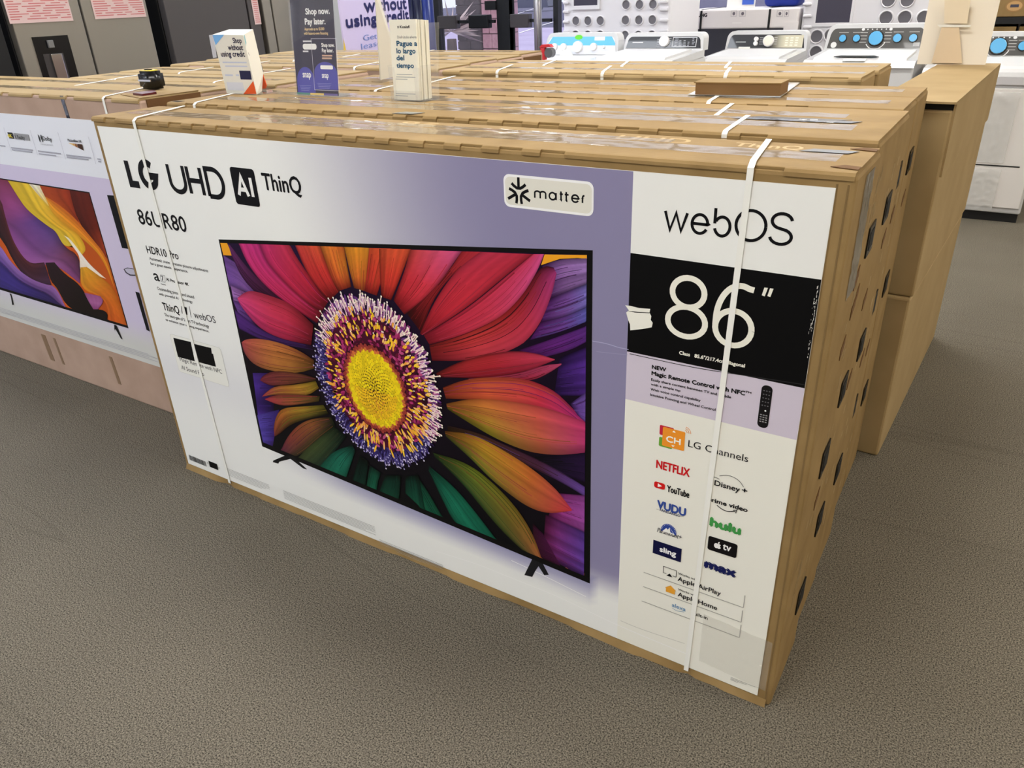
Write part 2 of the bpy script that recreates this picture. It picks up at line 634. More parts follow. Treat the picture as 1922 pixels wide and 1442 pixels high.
brick_column('brick_column', 'dark brown brick column outside, behind the left glass door', 858, 906, 9.4, BR1, 24)
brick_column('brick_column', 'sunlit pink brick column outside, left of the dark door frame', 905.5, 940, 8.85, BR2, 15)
# palm in a planter beside the column
pp = at(838, 45, 1, 8.5)
t = thing('potted_palm', 'silvery fan palm fronds outside the left glass door', 'plant', (pp[0], 8.6, -.02))
MB().cyl((pp[0], 8.6, -.02), (pp[0], 8.6, .95), .1, .07, 12).build('trunk', mat('palm_trunk', (96, 80, 78), .9), t)
LEAF = mat('palm_leaf', (176, 158, 160), .5)
for k in range(46):
    a = k / 46 * 2 * math.pi
    L = .38 + .22 * random.random()
    up = .35 + .9 * random.random()
    d = np.array([math.cos(a), .45 * math.sin(a), up - .55])
    d /= np.linalg.norm(d)
    p0 = np.array([pp[0], 8.6, 1.05])
    sd = np.cross(d, (0, 1, 0))
    sd /= np.linalg.norm(sd)
    MB().prism([p0, p0 + d * L * .5 + sd * .018, p0 + d * L, p0 + d * L * .5 - sd * .018], np.cross(d, sd) * .004).build('frond', LEAF, t)
# parked car
cp = at(975, 22, 2, 0)
t = thing('parked_car', 'dark blue car parked far outside on the asphalt', 'car', (cp[0], cp[1] + .9, 0))
CARM = mat('car_paint', (46, 48, 84), .2, metal=.3, coat=.5)
x, y = cp[0] - 1.6, cp[1] + .1
prof = [(0, .3), (0, .75), (.25, .95), (1.1, 1.05), (1.7, 1.5), (3.0, 1.52), (3.7, 1.05), (4.4, .95), (4.5, .4), (4.4, .28)]
MB().prism([(x + a, y, z) for a, z in prof], (0, 1.7, 0)).build('body', CARM, t)
MB().prism([(x + a, y - .01, z) for a, z in [(1.3, 1.06), (1.78, 1.43), (2.95, 1.44), (3.45, 1.06)]], (0, .02, 0)).build('window', BLACKP, t)
for a in (.85, 3.55):
    wh = MB().cyl((x + a, y - .03, .33), (x + a, y + .2, .33), .33, n=24).build('wheel', BLACK, t)
    MB().cyl((x + a, y - .05, .33), (x + a, y - .01, .33), .22, n=16).build('rim', CHROME, wh)

# ceiling lights
TINT = {-5.0: (232, 242, 255), -2.0: (240, 246, 255), 1.2: (253, 251, 246), 4.4: (255, 247, 232)}   # cooler tubes on the door side
for yy in (-4.6, -1.9, .8, 3.4, 6.0):
    for xx in (-5.0, -2.0, 1.2, 4.4):
        TROF = mat('lamp_diffuser_%d' % abs(int(xx * 10)), TINT[xx], .5, emit=LAMP)
        t = thing('ceiling_light', 'white recessed ceiling light panel of the store', 'ceiling light', (xx, yy, ZC), group='recessed ceiling lights')
        MB().box(xx - .64, xx + .64, yy - .34, yy + .34, ZC - .02, ZC).build('frame', WHITE_MET, t)
        MB().box(xx - .6, xx + .6, yy - .3, yy + .3, ZC - .028, ZC - .021).build('diffuser', TROF, t)

# ------------------------------------------------------------------ cartons
W, H = 2.13, 1.2354


def slot_plate(x, y0, y1, z0, z1, skew=0.):
    return [(x, y0, z0), (x, y1, z0 + skew), (x, y1, z1), (x, y0, z1 - skew)]


def top_sheet(x0, x1, y0, y1, z, slots, slot_w, th=.005):
    """top flap; between the slots of its fold the tabs bend down over the front edge"""
    m = MB().prism([(x0, y0 + .009, z - th), (x1, y0 + .009, z - th), (x1, y1, z - th), (x0, y1, z - th)], (0, 0, th))
    e = [x0]
    for c in slots:
        e += [c - slot_w / 2, c + slot_w / 2]
    e.append(x1)
    for a, b in zip(e[::2], e[1::2]):
        if b - a > .004:
            j = [random.uniform(0, .002) for _ in range(4)]
            m.prism([(a, y0 + .009, z), (a, y0 + .002, z - .001), (a, y0 - .0022, z - .006), (a, y0 - .003, z - .012 - j[0]), (a, y0 + .0005, z - .012 - j[0]), (a, y0 + .009, z - th)], (b - a, 0, 0))
    for c in slots:
        m.prism([(c - slot_w / 2, y0 + .009, z), (c - slot_w / 2, y0 + .0065, z - .001), (c - slot_w / 2, y0 + .0065, z - th), (c - slot_w / 2, y0 + .009, z - th)], (slot_w, 0, 0))
    return m


def carton(label, x0, x1, y0, y1, h, m, slots=(), slot_w=.06, straps=(), tapes=(), handles=(), holes=(), rot=0., mt=None, name='tv_carton', group=None, cat='carton', strap_back=True):
    t = thing(name, label, cat, ((x0 + x1) / 2, (y0 + y1) / 2, 0), rot, group)
    nb = MB()
    nb.box(x0, x1, y0, y1, 0, h - .005, bev=.008)
    body = nb.build('body', m, t)
    top_sheet(x0 + .002, x1 - .004, y0, y1 - .004, h, slots, slot_w).build('top_flap', mt or m, t)
    for (yc, wd, a, b) in tapes:
        sd = random.random() * 50
        g = MB().grid((a, yc - wd / 2, h + .0022), (b - a, 0, 0), (0, wd, 0), int((b - a) / .012), 6,
                      lambda u, v, sd=sd: .0013 * noise.noise((u * 40 + sd, v * 3, 0)) + .0007 * noise.noise((u * 150 + sd, v * 9, 0)))
        g.build('clear_tape', TAPE, t, smooth=True)
    for xs in straps:
        xt, dx = xs[:2]
        lb = xs[2] if len(xs) > 2 else 0
        e = .0036 if lb else .0016
        pth = [(xt + lb, y0 - e, .012), (xt + lb * .5, y0 - e, h * .5), (xt, y0 - e, h - .012), (xt, y0 - e, h - .004), (xt, y0 + .006, h + e), (xt + dx * .1, y0 + .02, h + e), (xt + dx, y1, h + e)]
        MB().band(pth, (-1, 0, 0), .0115).build('strap', STRAP, t)
    for (yc, zc, hw, hh) in handles:
        hd = MB()
        X = x1 + .0005
        hw, hh = .034, .034
        P = slot_plate(X, yc - hw, yc + hw, zc - hh, zc + hh, .004)
        c = np.mean(P, 0)
        hd.prism(P, (.003, 0, 0))
        hn = hd.build('handle_insert', BLACKP, t)
        Q = [c + (np.array(p) - c) * (1, .62, .62) + (.0032, 0, 0) for p in P]
        MB().prism(Q, (.0006, 0, 0)).build('grip_recess_dark', BLACK, hn)  # black plate standing for the dark recess of the grip
    for (yc, zc, hw, hh) in holes:
        MB().prism(slot_plate(x1 + .0004, yc - .017, yc + .017, zc - .022, zc + .022, .02), (.0012, 0, 0)).build('cut_slot', KRAFT_D, t)  # thin dark plate painting the shade inside a slot
    return t


def even(a, b, st):
    return list(np.arange(a, b, st))


# --- the big carton in front
c1_slots = [at(u, v, 1, 0)[0] for u, v in [(293, 225), (325, 228), (355, 231), (388, 236), (425, 240), (456, 244), (492, 248), (532, 241), (575, 245), (615, 248), (655, 254), (699, 256), (744, 260), (790, 264)]]
c1_slots = [.09] + even(.29, 1.62, .098) + [1.985]
c1 = carton('huge front television carton with the flower picture and 86 inch panel', 0, W, 0, .235, H, KRAFT, c1_slots, .055,
            straps=[(.212, -.09, .035), (1.957, -.035, -.031)], tapes=[(.105, .07, .06, 2.08), (.165, .035, .5, 1.75)],
            holes=[(.185, 1.0, .011, .03), (.16, .862, .016, .035), (.17, .49, .018, .03), (.21, .93, .01, .02)],
            handles=[(.18, .59, .018, .045), (.18, .2, .018, .04)])

# creased corners, lower lip and tape of the front carton
wl = MB()
P0, P1 = [], []
for i in range(90):
    x = i / 89 * (W - .02) + .01
    w = .006 + .006 * noise.noise((x * 3, 4, 0)) + (.004 if i % 17 < 8 else 0)
    if abs(x - .235) < .015 or abs(x - 1.93) < .012:
        w = .001
    P0.append((x, -max(.0005, w), .001))
    P1.append((x, -.0008, .020 + .002 * noise.noise((x * 7, 1, 2))))
n = len(P0)
wl.add(P0 + P1, [(i, i + 1, n + i + 1, n + i) for i in range(n - 1)]).build('bottom_lip', KRAFT, c1, smooth=True)
for x, a in ((W - .012, .0015), (W - .03, .001)):
    MB().box(x - .0015, x + .0015, -.001, 0.0, .02, H - .02).build('fold_crease', mat('creased_cardboard', (124, 99, 60), .8), c1)
cr = MB().grid((1.955, -.0032, .06), (.16, 0, -.012), (0, 0, .15), 26, 22, lambda u, v: .0022 * noise.noise((u * 5, v * 16, 1)) + .0012 * noise.noise((u * 19, v * 30, 3)))
cr.build('corner_tape', clear_mat('wrinkled_tape', (240, 238, 230), .12, 1.2, .12), c1, smooth=True)
st = MB().grid((W + .0018, .085, H - .02), (0, .085, 0), (0, 0, -.23), 10, 24, lambda u, v: .0018 * noise.noise((u * 7, v * 14, 8)) + .001 * noise.noise((u * 20, v * 5, 3)))
st.build('side_tape', clear_mat('grey_side_tape', (150, 140, 120), .15, 1.6, .45), c1, smooth=True)
for yy in (.03, .2):
    MB().prism([(W - .05, yy, H + .0008), (W - .004, yy - .012, H + .0008), (W - .004, yy + .014, H + .0008), (W - .03, yy + .02, H + .0008)], (0, 0, .001)).build('torn_edge', KRAFT_D, c1)
MB().prism([(2.0, .15, H + .0015), (2.085, .15, H + .0015), (2.1, .178, H + .0015), (2.02, .178, H + .0015)], (0, 0, .0005)).build('film_label', mat('smoky_film', (46, 43, 43), .3, coat=.15), c1)
TOPINK = (184, 156, 108)
for tx, x0_, x1_, y0_, y1_ in (('UHD', 1.62, 1.78, .158, .205), ('ThinQ', 1.87, 2.0, .165, .2), ('86', 1.02, 1.14, .17, .215)):
    ta = Art((0, 0, H), (1, 0, 0), (0, 1, 0), base=.0004)
    ta.text(tx, x0_, y0_, x1_, y1_, TOPINK, .001)
    ta.build('top_lettering', c1)
sa = Art((W, 0, 0), (0, 1, 0), (0, 0, 1), base=.0004)
SIDEINK = (176, 152, 110)
for k in range(26):
    yy, zz, hh = random.uniform(.05, .2), random.uniform(.08, 1.1), random.uniform(.015, .05)
    for q in range(3):
        sa.poly([(yy + q * .006, zz), (yy + q * .006 + .0025, zz), (yy + q * .006 + .009, zz + hh), (yy + q * .006 + .0065, zz + hh)], SIDEINK)
sa.build('side_print', c1)['kind'] = 'stuff'


# --- cartons behind it
SL = even(.1, 1.75, .1)
carton('second big carton, directly behind the flower carton, same notched top edge', -.02, 2.12, .275, .505, H + .006, KRAFT, SL + [1.88], .056,
       straps=[(.12, -.09), (1.82, -.02)], tapes=[(.4, .07, .1, 2.05), (.465, .03, .3, 2.0)], handles=[(.36, 1.03, .024, .035), (.36, .675, .02, .035), (.36, .305, .02, .035)],
       holes=[(.31, .92, .014, .025), (.45, .66, .012, .03), (.46, .86, .01, .03)], group='television cartons behind the flower carton')
carton('third big carton in the row, holding up the three sign stands', 0, 2.115, .512, .735, H, KRAFT, [], .056,
       straps=[(1.72, -.03)], tapes=[(.6, .06, .1, 2.0)], handles=[(.6, 1.04, .02, .03), (.6, .69, .02, .035), (.6, .315, .02, .03)],
       holes=[(.66, .95, .014, .025), (.68, .62, .012, .025)], group='television cartons behind the flower carton')
carton('fourth big carton in the row, under the front edge of the small brown box', .02, 2.10, .755, .985, H, KRAFT, even(.15, 1.95, .1), .055,
       straps=[(.45, -.05), (1.62, -.03)], tapes=[(.86, .06, .1, 2.05)], handles=[(.85, 1.06, .02, .03), (.85, .71, .02, .035), (.85, .38, .02, .035)],
       holes=[(.9, .95, .014, .025), (.92, .55, .014, .025)], group='television cartons behind the flower carton')
carton('fifth big carton in the row, touching the tall brown carton stack', .04, 2.10, .992, 1.222, H, KRAFT, even(.15, 1.95, .1), .055,
       straps=[(.5, -.05), (1.69, -.03)], tapes=[(1.1, .06, .1, 2.05)], handles=[(1.07, 1.06, .02, .03), (1.07, .7, .02, .035), (1.07, .33, .02, .035)],
       holes=[(1.1, .95, .014, .025)], group='television cartons behind the flower carton')
carton('sixth carton of the row, front edge standing higher with long slots', .36, 1.915, 1.262, 1.5, H + .018, KRAFT_P, even(.5, 1.85, .22), .11,
       straps=[(.62, -.08), (1.06, -.08), (1.5, -.06)], tapes=[(1.38, .05, .4, 1.9)], group='television cartons at the back of the row')
carton('last carton of the row, in front of the white washers', .38, 1.925, 1.508, 1.76, H + .016, KRAFT_P, [], .1,
       straps=[(.68, -.08), (1.02, -.08), (1.42, -.06)], tapes=[(1.62, .05, .4, 1.9)], group='television cartons at the back of the row')

# pale print and scuffs on the visible ends of the next cartons
for o_ in [o for o in bpy.data.objects if o.name in ('tv_carton.001', 'tv_carton.002', 'tv_carton.003')]:
    xe_ = {'tv_carton.001': 2.12, 'tv_carton.002': 2.115, 'tv_carton.003': 2.10}[o_.name]
    yc_ = LOC[o_.name][0][1]
    sa = Art((xe_, yc_ - .1, 0), (0, 1, 0), (0, 0, 1), base=.0004)
    for k in range(18):
        yy, zz, hh = random.uniform(.0, .17), random.uniform(.08, 1.15), random.uniform(.012, .04)
        for q in range(3):
            sa.poly([(yy + q * .006, zz), (yy + q * .006 + .0025, zz), (yy + q * .006 + .008, zz + hh), (yy + q * .006 + .0055, zz + hh)], SIDEINK)
    sa.build('side_print', o_)['kind'] = 'stuff'

# printed strips on tops
def top_mark(x0, x1, y0, y1, z, m, par, nm='film_label'):
    MB().prism([(x0, y0, z), (x1, y0, z), (x1 + .02, y1, z), (x0 + .02, y1, z)], (0, 0, .0006)).build(nm, m, par)


FILM = mat('black_glossy_film', (12, 11, 18), .3, coat=.15)
kids = [o for o in bpy.data.objects if o.name.startswith('tv_carton')]
top_mark(1.78, 2.03, .455, .485, H + .0075, FILM, kids[1])
top_mark(1.8, 2.0, .53, .543, H + .0015, FILM, kids[2])
top_mark(.92, .985, .282, .315, H + .0075, mat('grey_film', (96, 104, 108), .2, coat=.4), kids[1])
top_mark(-.01, .02, .285, .3, H + .0075, BLACK, kids[1])

# --- tall stack on the right
T0, T1 = (1.99, 2.192), (1.235, 2.46)
RT = -.045
carton('tall brown carton on the floor, lower of the stack at the right end', T0[0], T0[1], T1[0] + .03, T1[1] + .02, .6, KRAFT_P, [], rot=RT, name='tall_carton', group='plain cartons stacked at the right end')
tu = thing('tall_carton', 'tall brown carton on top of the right-hand stack, lid gaping at front', 'carton', (2.073, 1.85, .602), RT, 'plain cartons stacked at the right end')
xa, xb, ya, yb = T0[0], T0[1] + .004, T1[0] + .03, T1[1] + .02
MB().box(xa, xb, ya, yb, .602, 1.168, bev=.006).build('body', KRAFT_P, tu)
MB().box(xa - .004, xb + .006, ya - .012, yb, 1.188, 1.194).box(xb, xb + .006, ya + .01, yb, .98, 1.19).build('lid', KRAFT_P, tu)
MB().box(xa, xb - .002, ya + .02, yb - .01, 1.168, 1.188).build('lid_gap_shade', BLACK, tu)  # black filler painting the shade under the gaping lid
tg = at(1697, 447, 1, ya)
MB().box(tg[0] - .012, tg[0] + .012, ya - .0015, ya, tg[2] - .075, tg[2] + .075).build('paper_tag', WHITE_PAPER, tu)

# --- left cartons
YL = .235
HL = 1.252
l1 = carton('left television carton with the purple and orange canyon picture', -2.25, -.105, YL, .475, HL, KRAFT_L, [-.93, -.72, -.5, -.28], .05,
            straps=[(-.3, -.12)], tapes=[(.36, .06, -2.1, -.2)], mt=KRAFT_P)
MB().band([(-.545, YL - .001, 1.172), (-.548, YL - .0015, 1.22), (-.55, YL - .001, 1.25)], (1, 0, 0), .02).build('black_tape', mat('black_shiny_tape', (18, 16, 34), .15, coat=.7, bump=(90, .6)), l1)
MB().prism([(-.3, .30, HL + .001), (-.11, .245, HL + .001), (-.107, .47, HL + .001), (-.11, .475, HL + .001)], (0, 0, .0015)).build('top_flap', KRAFT, l1)
MB().box(-.1052, -.1, .26, .47, HL - .03, HL - .004).build('flap_gap_shade', KRAFT_D, l1)  # dark plate painting the shade in the flap opening
for dx, w in ((-1.28, .035), (-1.18, .018), (-.75, .022)):
    MB().prism([(dx, YL - .0012, .06), (dx + w, YL - .0012, .06), (dx + w - .01, YL - .0012, .19), (dx - .01, YL - .0012, .19)], (0, .001, 0)).build('tape_patch', mat('brown_tape', (138, 112, 88), .35), l1)
carton('grey-topped carton right behind the canyon picture carton', -2.2, -.12, .485, .73, HL - .006, KRAFT_L, [], straps=[(-.9, -.1)], tapes=[(.61, .06, -2.1, -.2)], mt=KRAFT_P, group='cartons of the left block')
names = ['left block carton level with the black shop-now sign, nearest the fridges', 'left block carton behind that, level with the leaning white board',
         'wide left block carton crossing behind the white sign board', 'wide left block carton, third from the glass doors', 'wide left block carton, next to last before the glass doors', 'rearmost wide carton of the left block, near the glass doors']
rows = [(-1.37, -.02, .745, .985), (-1.36, .0, .99, 1.235), (-1.35, .34, 1.27, 1.49), (-1.36, .335, 1.497, 1.71), (-1.35, .33, 1.717, 1.93), (-1.34, .31, 1.937, 2.15)]
for nm, (a, b, c, d) in zip(names, rows):
    k = rows.index((a, b, c, d))
    t = carton(nm, a, b, c, d, HL + .004 * (k % 2) + (.006 if k > 1 else -.006), KRAFT_L, [] if k % 2 else even(a + .2, b - .1, .33), .12,
               straps=[(a + .35 + .1 * k, -.07), (b - .35 - .05 * k, -.06)], tapes=[((c + d) / 2, .05, a + .1, b - .1)], mt=KRAFT_P, group='cartons of the left block')
    if k > 1:
        MB().box(b + .0005, b + .004, c + .03, d - .02, HL - .04, HL - .008).build('flap_gap_shade', KRAFT_D, t)  # dark plate painting the shadowed slit of the open flap

# ------------------------------------------------------------------ front label of the flower carton
lab = MB().box(.0207, W - .0307, -.0012, -.0001, .0219, H - .0263).build('front_label', WHITE_PAPER, c1)
FY = -.0012
A = Art((0, FY, 0), (1, 0, 0), (0, 0, 1), base=.0003, eps=.00013)
LW, LAV, PINK, INKC = (234, 235, 233), (137, 132, 166), (205, 196, 212), (18, 18, 24)


def sstep(a, b, x):
    t = min(1, max(0, (x - a) / (b - a)))
    return t * t * (3 - 2 * t)


def scr_top(x):
    return .917 + (x - .476) * .10535


def scr_bot(x):
    return .233 - (x - .467) * .04794


def backdrop(x, z):
    t = sstep(.72, 1.5, x + .25 * (z - 1.0)) if z > .6 else sstep(.9, 1.6, x)
    fl = 1 - sstep(.14, .24, z)
    c = np.array(LW) * (1 - t) + np.array(LAV) * t
    c = c * (1 - fl) + np.array(LW) * fl
    zb = scr_bot(x)
    if .5 < x < 1.68:
        d = zb - z
        if -.02 < d < .09:
            k = (1 - sstep(.0, .085, max(d, 0))) * sstep(.45, 1.0, x) * .8
            c = c * (1 - k) + np.array((138, 136, 178)) * k
    if x < .5:
        k = .25 * math.exp(-((z - .42) / .12) ** 2) * (1 - sstep(.25, .5, x) * .0)
        c = c * (1 - k) + np.array((188, 186, 205)) * k
    return c


A.grid(.0215, 1.7385, .0225, 1.2085, 64, 52, backdrop)
A.layer = 1
xr = W - .0312
A.rect(1.7385, xr, 1.0505, 1.2085, LW)
A.rect(1.7385, xr, .837, 1.0505, (8, 8, 10))
A.rect(1.7385, xr, .724, .837, PINK)
A.rect(1.7385, xr, .0225, .724, (234, 233, 224))
A.layer = 2
# worn spots on the black panel
z5 = Z(1150, 240, 3.606)
tear = [(85, 1200), (120, 1205), (180, 1220), (255, 1225), (250, 1250), (262, 1275), (258, 1300), (272, 1320), (265, 1350), (200, 1362), (120, 1370), (118, 1330), (105, 1300), (92, 1250), (110, 1235)]
A.poly(A.pxs(z5(tear)), (236, 235, 226))
A.layer = 3
A.poly(A.pxs(z5([(95, 1238), (180, 1246), (258, 1250), (250, 1254), (150, 1250)])), (10, 10, 12))
for k in range(90):
    vv_ = random.uniform(1070, 1560)
    a = A.px(*z5((1385 - (vv_ - 1070) * .12 + random.gauss(0, 5 + (vv_ - 1070) * .018), vv_)))
    if a[0] < xr - .003 and a[1] < 1.045:
        A.rect(a[0], a[0] + random.uniform(.0004, .0012), a[1], a[1] + random.uniform(.0015, .006), (214, 212, 206))
# handling creases in the paper, their lit and shaded edges drawn in as colour
for ln, c in (([(1112, 640), (1140, 645), (1160, 652), (1180, 656)], (176, 172, 204)), ([(1120, 660), (1178, 666)], (150, 145, 178)),
              ([(820, 1035), (900, 1060), (960, 1085), (1050, 1120), (1150, 1170), (1290, 1228)], (246, 246, 242)), ([(960, 1052), (1010, 1075), (1100, 1120)], (246, 246, 244)),
              ([(1165, 1165), (1200, 1180), (1285, 1208)], (198, 197, 190)), ([(1182, 664), (1300, 690), (1400, 705), (1510, 722)], (44, 44, 46))):
    A.stroke(smooth_line(A.pxs(ln)), .0016, c)
A.build('background_print', lab)

# ---- the flower picture
P = Art((0, FY, 0), (1, 0, 0), (0, 0, 1), base=.0009, eps=.00002)
P.gain = .92
P.poly([(.468, .228), (1.659, .171), (1.656, 1.045), (.4735, .921)], (14, 13, 14))
P.layer = 1
BZ = .007


def clip(p):
    x = min(max(p[0], .4775), 1.643)
    z = min(max(p[1], scr_bot(x) + .014), scr_top(x) - .006)
    return (x, z)


P.clip = clip
N = 30
P.strip([(.47, .2 + .75 * i / N) for i in range(N + 1)], [(1.65, .15 + .95 * i / N) for i in range(N + 1)], [(12, 14, 16), (18, 8, 18), (36, 16, 54)], [(12, 12, 14), (20, 8, 26), (26, 8, 40)], edge=0, vein=.1, base=1, m=24)
z1, z2, z3, z4 = Z(400, 430, 4.805), Z(760, 430, 4.805), Z(400, 700, 4.805), Z(760, 730, 3.698)


def petal(z, a, b, cols, colsb=None, **k):
    P.layer += 1
    P.calls = 0
    P.strip(P.pxs(z(a)), P.pxs(z(b)), cols, colsb, **k)
    # veins along the petal
    A_, B_ = resample(smooth_line(P.pxs(z(a))), 24), resample(smooth_line(P.pxs(z(b))), 24)
    P.layer += 1
    cs = [np.array(c, float) for c in cols]
    for _ in range(9):
        q = random.uniform(.08, .92)
        i0 = random.randint(0, 6)
        i1 = random.randint(12, 22)
        ln = [A_[i] * (1 - q) + B_[i] * q for i in range(i0, i1)]
        c = cs[min(len(cs) - 1, int(random.random() * len(cs)))] * random.choice([.62, .7, .78, .84])
        P.calls = _
        P.stroke([P.clip(p) for p in ln], random.uniform(.0006, .0018), np.clip(c, 0, 240))


ORG = (232, 160, 36)
P.layer += 1
P.poly(P.pxs(z1([(60, 115), (125, 115), (180, 240), (95, 235)])), ORG)
P.poly(P.pxs(z2([(1230, 325), (1262, 228), (1650, 235), (1650, 270), (1560, 260), (1400, 268), (1250, 318)])), ORG)
P.poly(P.pxs(z4([(1100, 1215), (1250, 1280), (1250, 1305), (1118, 1245)])), (230, 140, 50))
# left side, behind
petal(z1, [(420, 640), (250, 330), (95, 235)], [(400, 650), (300, 560), (150, 520)], [(90, 50, 110), (130, 88, 160), (120, 80, 165)], vein=.2)
petal(z1, [(360, 600), (160, 505)], [(330, 680), (190, 660)], [(110, 50, 110), (150, 105, 175)], vein=.2)
petal(z1, [(330, 680), (180, 640)], [(400, 900), (230, 760)], [(60, 20, 80), (110, 70, 150)], vein=.2)
petal(z1, [(900, 1050), (500, 960), (190, 720)], [(900, 1090), (450, 1010), (240, 900)], [(50, 15, 60), (60, 30, 90), (80, 40, 120)])
petal(z1, [(950, 880), (600, 600), (350, 400), (130, 110)], [(900, 950), (500, 660), (280, 480), (170, 240)], [(30, 8, 24), (60, 16, 44), (100, 46, 100)], [(30, 8, 24), (50, 14, 40), (80, 30, 80)], vein=.2)
petal(z3, [(560, 0), (360, 0)], [(540, 650), (440, 650)], [(30, 14, 60), (74, 44, 140)], edge=.2, vein=.3, base=1)
petal(z3, [(600, 330), (400, 380)], [(540, 660), (445, 640)], [(50, 30, 100), (86, 70, 168)], edge=.2, vein=.25, base=1)
# top fan
petal(z1, [(940, 850), (800, 760), (600, 620), (420, 460), (300, 290), (230, 115)], [(985, 740), (900, 700), (750, 580), (600, 430), (480, 290), (420, 125)], [(176, 34, 56), (204, 46, 100), (210, 56, 130)], [(190, 40, 60), (206, 50, 100), (200, 50, 130)], vein=.14)
petal(z1, [(985, 740), (900, 700), (750, 580), (600, 430), (480, 290), (420, 125)], [(1050, 640), (960, 560), (870, 420), (760, 260), (690, 135)], [(176, 34, 50), (206, 44, 84), (204, 50, 120)], [(150, 26, 40), (190, 40, 60), (200, 54, 76)], vein=.14)
petal(z1, [(1050, 650), (950, 540), (840, 380), (740, 140)], [(1140, 560), (1080, 450), (1020, 300), (970, 150)], [(150, 26, 30), (205, 50, 52), (214, 66, 66)], [(190, 46, 44), (206, 56, 50), (214, 90, 50)], edge=.55)
petal(z1, [(1130, 560), (1060, 420), (970, 150)], [(1250, 520), (1215, 350), (1185, 155)], [(196, 60, 44), (212, 90, 44), (222, 130, 48)], [(200, 70, 40), (216, 130, 40), (210, 100, 40)], edge=.5)
petal(z1, [(1275, 530), (1235, 380), (1185, 155)], [(1375, 560), (1390, 380), (1410, 170)], [(196, 90, 44), (208, 122, 40), (216, 140, 38)], [(200, 70, 44), (206, 110, 40), (216, 140, 40)], edge=.35)
petal(z1, [(1370, 560), (1392, 380), (1410, 170)], [(1480, 600), (1540, 400), (1620, 175)], [(190, 46, 40), (204, 60, 44), (206, 80, 44)], edge=.3)
petal(z1, [(1520, 610), (1508, 450), (1500, 175)], [(1610, 640), (1700, 420), (1790, 180)], [(180, 40, 40), (206, 60, 44), (212, 84, 50)], edge=.6)
petal(z2, [(-100, 640), (0, 380), (52, 185)], [(0, 770), (150, 660), (300, 510), (515, 200)], [(176, 34, 40), (206, 48, 58), (206, 70, 60)], [(190, 40, 50), (206, 56, 76), (212, 86, 140)], edge=.45)
petal(z2, [(20, 760), (250, 560), (420, 350), (515, 200)], [(150, 930), (250, 640), (450, 380), (700, 205)], [(80, 12, 16), (130, 26, 30), (150, 34, 40)], [(110, 20, 20), (150, 34, 40), (180, 46, 60)], edge=.3)
petal(z2, [(140, 940), (200, 800), (300, 600), (480, 350), (690, 205)], [(160, 955), (300, 880), (600, 680), (900, 430), (1160, 225)], [(184, 36, 50), (204, 48, 66), (200, 56, 84)], [(176, 30, 44), (196, 44, 60), (170, 40, 60)], edge=.45)
petal(z2, [(170, 950), (300, 885), (600, 690), (900, 440), (1160, 225)], [(225, 1040), (500, 965), (800, 835), (960, 715), (1080, 575), (1200, 375), (1260, 225)], [(186, 36, 60), (206, 50, 76), (206, 56, 90)], [(196, 40, 60), (208, 60, 84), (214, 84, 150)], edge=.4)
# purple petals far right
petal(z2, [(1240, 330), (1400, 268), (1650, 262)], [(1320, 620), (1500, 545), (1650, 490)], [(90, 40, 110), (140, 100, 164), (146, 112, 176)], vein=.22, base=.8)
petal(z2, [(1320, 620), (1500, 545), (1650, 490)], [(1230, 840), (1450, 790), (1650, 700)], [(80, 30, 100), (116, 74, 150), (120, 110, 190)], vein=.22, base=.8)
petal(z2, [(1230, 840), (1450, 790), (1650, 700)], [(1130, 1000), (1400, 930), (1650, 830)], [(80, 24, 96), (104, 60, 140), (90, 90, 170)], vein=.22, base=.8)
petal(z2, [(1030, 1090), (1300, 1000), (1650, 870)], [(1250, 1160), (1500, 1090), (1650, 1010)], [(70, 16, 80), (96, 36, 120), (84, 40, 120)], vein=.22, base=.8)
petal(z2, [(1400, 1160), (1650, 1060)], [(1350, 1500), (1650, 1500)], [(40, 16, 70), (76, 40, 130)], vein=.3, base=.8)
petal(z2, [(225, 1045), (500, 970), (850, 815), (1080, 585), (1230, 320), (1345, 345)], [(250, 1185), (550, 1190), (1000, 1095), (1200, 905), (1320, 625), (1372, 400)], [(176, 44, 40), (196, 56, 50), (150, 30, 30), (50, 8, 24)], [(170, 36, 50), (196, 60, 76), (206, 60, 90), (180, 60, 130)], edge=.35)
petal(z2, [(560, 1345), (1000, 1310), (1250, 1225), (1415, 1210)], [(700, 1390), (1150, 1370), (1300, 1300), (1415, 1222)], [(120, 20, 30), (160, 36, 60), (186, 70, 110)])
petal(z2, [(280, 1300), (500, 1190), (800, 1115), (1020, 1095), (1200, 1120), (1355, 1172)], [(320, 1335), (700, 1345), (1100, 1285), (1355, 1180)], [(150, 40, 36), (180, 44, 50), (190, 60, 90)], [(130, 26, 30), (150, 26, 44), (170, 44, 70)])
PXI = lambda L: L
petal(PXI, [(832, 727), (875, 711), (930, 707), (985, 709), (1039, 730), (1070, 760), (1108, 800)], [(838, 748), (900, 750), (980, 758), (1050, 778), (1108, 812)], [(190, 76, 44), (206, 90, 54), (196, 50, 70), (160, 40, 120)], edge=.45)
petal(z4, [(1150, 100), (1290, 0)], [(1200, 180), (1290, 260)], [(90, 50, 130), (120, 90, 180)])
petal(z4, [(290, 100), (480, 62), (750, 85), (1000, 130), (1290, 240)], [(300, 140), (450, 235), (600, 325), (750, 395), (900, 445), (1100, 460), (1290, 435)], [(180, 110, 40), (206, 110, 56), (206, 80, 76), (190, 50, 110)], [(130, 120, 34), (150, 140, 40), (186, 100, 66), (180, 50, 120)], edge=.35, vein=.16)
petal(z4, [(900, 470), (1290, 440)], [(1000, 560), (1290, 660)], [(10, 8, 12), (40, 20, 60)], base=1)
